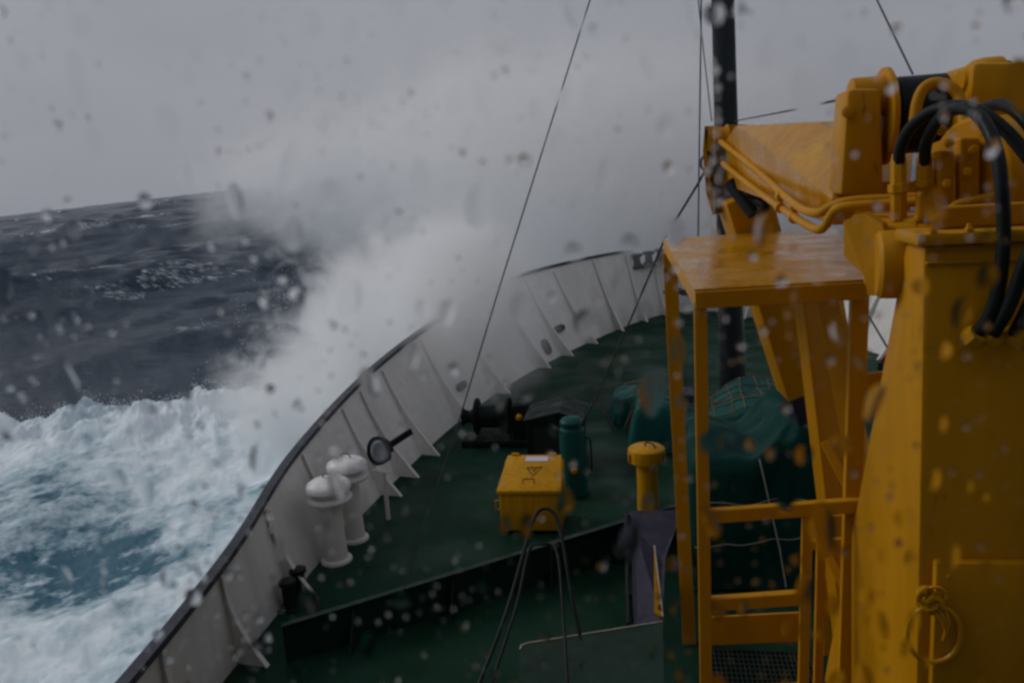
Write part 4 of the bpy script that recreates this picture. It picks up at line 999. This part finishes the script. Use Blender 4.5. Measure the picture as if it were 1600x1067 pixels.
def vnoise(x, y, seed):
    r = np.random.default_rng(seed); tab = r.random((64, 64))
    xi, yi = np.floor(x).astype(int), np.floor(y).astype(int); fx, fy = x - xi, y - yi
    fx, fy = fx * fx * (3 - 2 * fx), fy * fy * (3 - 2 * fy)
    g = lambda a, b: tab[a % 64, b % 64]
    return (g(xi, yi) * (1 - fx) + g(xi + 1, yi) * fx) * (1 - fy) + (g(xi, yi + 1) * (1 - fx) + g(xi + 1, yi + 1) * fx) * fy
def fbm(x, y, seed, o=5):
    s, a, n = 0, 1, 0
    for i in range(o): s = s + a * vnoise(x, y, seed + i); n += a; x, y, a = x * 2.03, y * 2.03, a * .55
    return s / n
ss = lambda v: np.clip(v, 0, 1) ** 2 * (3 - 2 * np.clip(v, 0, 1))
near = ss((D - 30) / 60)
H = H * (.30 + .70 * near); DX *= .3 + .7 * near; DY *= .3 + .7 * near
# whitecaps on the steepest crests
foam = ss((H - 2.6) / 1.4) * .40 * ss((fbm(X * .03, Y * .03, 40) - .38) / .2) + ss((fbm(X * .09, Y * .09, 50) - .62) / .12) * .50 * ss((H + .4) / 1.2)
# bow wave thrown out to port: a broken ridge with churned water inside it
ridge = 37.0 + 3.4 * (fbm(A * 14, D * 0 + 1, 90, 4) - .5) * 2 + 1.2 * np.sin(A * 5 + .6) + 6.0 * ss((-A - R(30)) / R(14))
side = ss((-A - R(2)) / R(8))
lump = fbm(X * .32, Y * .32, 70, 6); fine = fbm(X * 1.4, Y * 1.4, 75, 4)
crest = np.exp(-((D - ridge + 1.4) / 2.6) ** 2)
inside = ss((ridge + .9 - D) / 1.8)
churn = inside * side
H = H + side * (crest * (.75 + 1.7 * (lump - .4) + .6 * (fine - .5)) + inside * (.7 * (lump - .5) + .16 * (fine - .5)) + inside * .2)
H = H - 0.6 * inside * side * np.exp(-(((X - atZ(95, 850, SEA).x) / 3.0) ** 2 + ((Y - atZ(95, 850, SEA).y) / 2.6) ** 2))
# the ship rolls: the sea plane is heeled against the deck
rx, ry = math.cos(R(-35)), -math.sin(R(-35))
TILT = math.tan(R(3.0))
Z = SEA + H + TILT * (X * rx + Y * ry) * 1.0
XX, YY = X + DX * (1 - .8 * churn), Y + DY * (1 - .8 * churn)
nr_, nc = X.shape
co = np.stack([XX, YY, Z], -1).reshape(-1, 3).astype(np.float32)
idx = np.arange(nr_ * nc).reshape(nr_, nc)
q = np.stack([idx[:-1, :-1], idx[:-1, 1:], idx[1:, 1:], idx[1:, :-1]], -1).reshape(-1, 4)
me = bpy.data.meshes.new('sea'); me.vertices.add(len(co)); me.vertices.foreach_set('co', co.ravel())
me.loops.add(q.size); me.loops.foreach_set('vertex_index', q.ravel().astype(np.int32))
me.polygons.add(len(q)); me.polygons.foreach_set('loop_start', np.arange(0, q.size, 4, dtype=np.int32))
me.update(calc_edges=True)
hq_ = atZ(95, 850, SEA)
hollow = np.exp(-(((X - hq_.x) / 3.4) ** 2 + ((Y - hq_.y) / 2.2) ** 2)) + .6 * np.exp(-(((X - hq_.x - 7) / 4.0) ** 2 + ((Y - hq_.y - 5) / 2.0) ** 2)) + .5 * np.exp(-(((X - hq_.x + 5) / 4.0) ** 2 + ((Y - hq_.y - 4) / 2.0) ** 2))
hollow = hollow * (.55 + .9 * fbm(X * .5, Y * .5, 120, 5))
for nm, arr in (('foam', foam), ('churn', churn), ('hollow', hollow)):
    at = me.attributes.new(nm, 'FLOAT', 'POINT'); at.data.foreach_set('value', arr.ravel().astype(np.float32))
me.shade_smooth(); me.materials.append(M['sea'])
sea = bpy.data.objects.new('sea', me); COL.objects.link(sea)
if me.polygons[0].normal.z < 0: me.flip_normals()
tag(sea, 'dark slate storm sea with whitecaps and teal churned foam beside the hull', 'sea', kind='structure')

# ------------------------------------------------------------------ spray
def puff(name, loc, scale, m, label, rot=(0, 0, 0)):
    bm = new(); bmesh.ops.create_icosphere(bm, subdivisions=3, radius=1.0)
    me = bpy.data.meshes.new(name); bm.to_mesh(me); bm.free(); me.materials.append(m)
    o = bpy.data.objects.new(name, me); COL.objects.link(o); o.location = loc; o.scale = scale; o.rotation_euler = rot
    return tag(o, label, 'spray', kind='stuff')
puff('spray_plume', (-2.6, 28.6, 3.6), (10.6, 5.4, 7.4), spray_mat('spray_plume', 1.0, 3.1, .14, 2.0, core=.2, seed=3.1, flat=(1, 1, .75)), 'tall white plume of sea spray bursting over the port bow', (0, R(12), 0))
puff('spray_burst', (-7.0, 21.2, .2), (4.4, 4.4, 4.4), spray_mat('spray_burst', 2.6, 3.0, .30, 2.3, core=.2, seed=31.0), 'lower burst of spray climbing the ship side under the plume')
puff('spray_lip', (-4.6, 18.4, 2.0), (2.3, 5.0, 2.5), spray_mat('spray_lip', 2.2, 2.4, .18, 1.9, core=.2, seed=52.0), 'spray pouring over the middle of the port rail')
puff('spray_cloud', (-12.5, 31.0, 4.8), (8.5, 5.0, 4.8), spray_mat('spray_cloud', .75, 2.6, .30, 1.8, core=.15, seed=44.0), 'faint spray drifting off the plume over the horizon')
puff('spray_veil', (2.5, 37.5, 4.0), (14.0, 8.0, 9.5), spray_mat('spray_veil', .35, 1.4, .22, .9, core=.2, seed=7.7), 'thin veil of spray blowing across the bow behind the mast')
puff('spray_drift', (-3.6, 16.4, 1.5), (2.8, 5.0, 2.6), spray_mat('spray_drift', .42, 1.8, .25, 1.1, core=.1, seed=17.0), 'faint drift of spray coming in over the bulwark below the plume')
puff('spray_splash', (-11.2, 24.6, -2.3), (4.6, 3.2, 3.0), spray_mat('spray_splash', 2.6, 3.2, .36, 2.4, core=.2, seed=12.2), 'low ragged splash of spray at the foot of the plume over the dark water')

# flecks of water flung off the breaking crest and the plume's edge
verts, faces = [], []
def fleck(p, r):
    n = len(verts)
    for d in ((1, 0, 0), (-1, 0, 0), (0, 1, 0), (0, -1, 0), (0, 0, 1), (0, 0, -1)): verts.append((p[0] + d[0] * r, p[1] + d[1] * r, p[2] + d[2] * r * rg.uniform(.8, 1.6)))
    for f in ((0, 2, 4), (2, 1, 4), (1, 3, 4), (3, 0, 4), (2, 0, 5), (1, 2, 5), (3, 1, 5), (0, 3, 5)): faces.append(tuple(n + k for k in f))
sel = np.argwhere((np.abs(D - ridge + .5) < 1.6) & (side > .5) & (np.degrees(A) > -50))
pick = rg.choice(len(sel), 5200)
for k in pick:
    i, j = sel[k]; c = co[i * nc + j]
    if fine[i, j] < .45: continue
    fleck((c[0] + rg.normal(0, .12), c[1] + rg.normal(0, .12), c[2] + abs(rg.normal(0, .32)) * (.3 + lump[i, j])), rg.uniform(.008, .028))
for k in range(90):
    a0 = rg.uniform(0, 1); o_ = np.array([-9.2 + rg.normal(0, 1.1), 21.5 + rg.normal(0, 1.2), -2.6 + rg.uniform(0, 3.5)])
    v_ = np.array([-abs(rg.normal(0, 1.1)), rg.normal(0, .8), rg.uniform(2.5, 8.0)])
    for q in range(int(rg.uniform(8, 26))):
        tt = rg.uniform(.15, 1.0); p = o_ + v_ * tt + np.array([.9 * tt * tt, 0, -4.9 * tt * tt]) + rg.normal(0, .07, 3)
        if p[2] > SEA + .3: fleck(p, rg.uniform(.004, .014))
me = bpy.data.meshes.new('spray_flecks'); me.from_pydata(verts, [], faces); me.update()
m, t, b = mat("water_fleck"); b.inputs["Base Color"].default_value = (.82, .86, .89, 1); b.inputs["Roughness"].default_value = .5; me.materials.append(m)
o = bpy.data.objects.new('spray_flecks', me); COL.objects.link(o)
tag(o, 'white flecks of water flung up along the breaking bow wave', 'spray', kind='stuff')
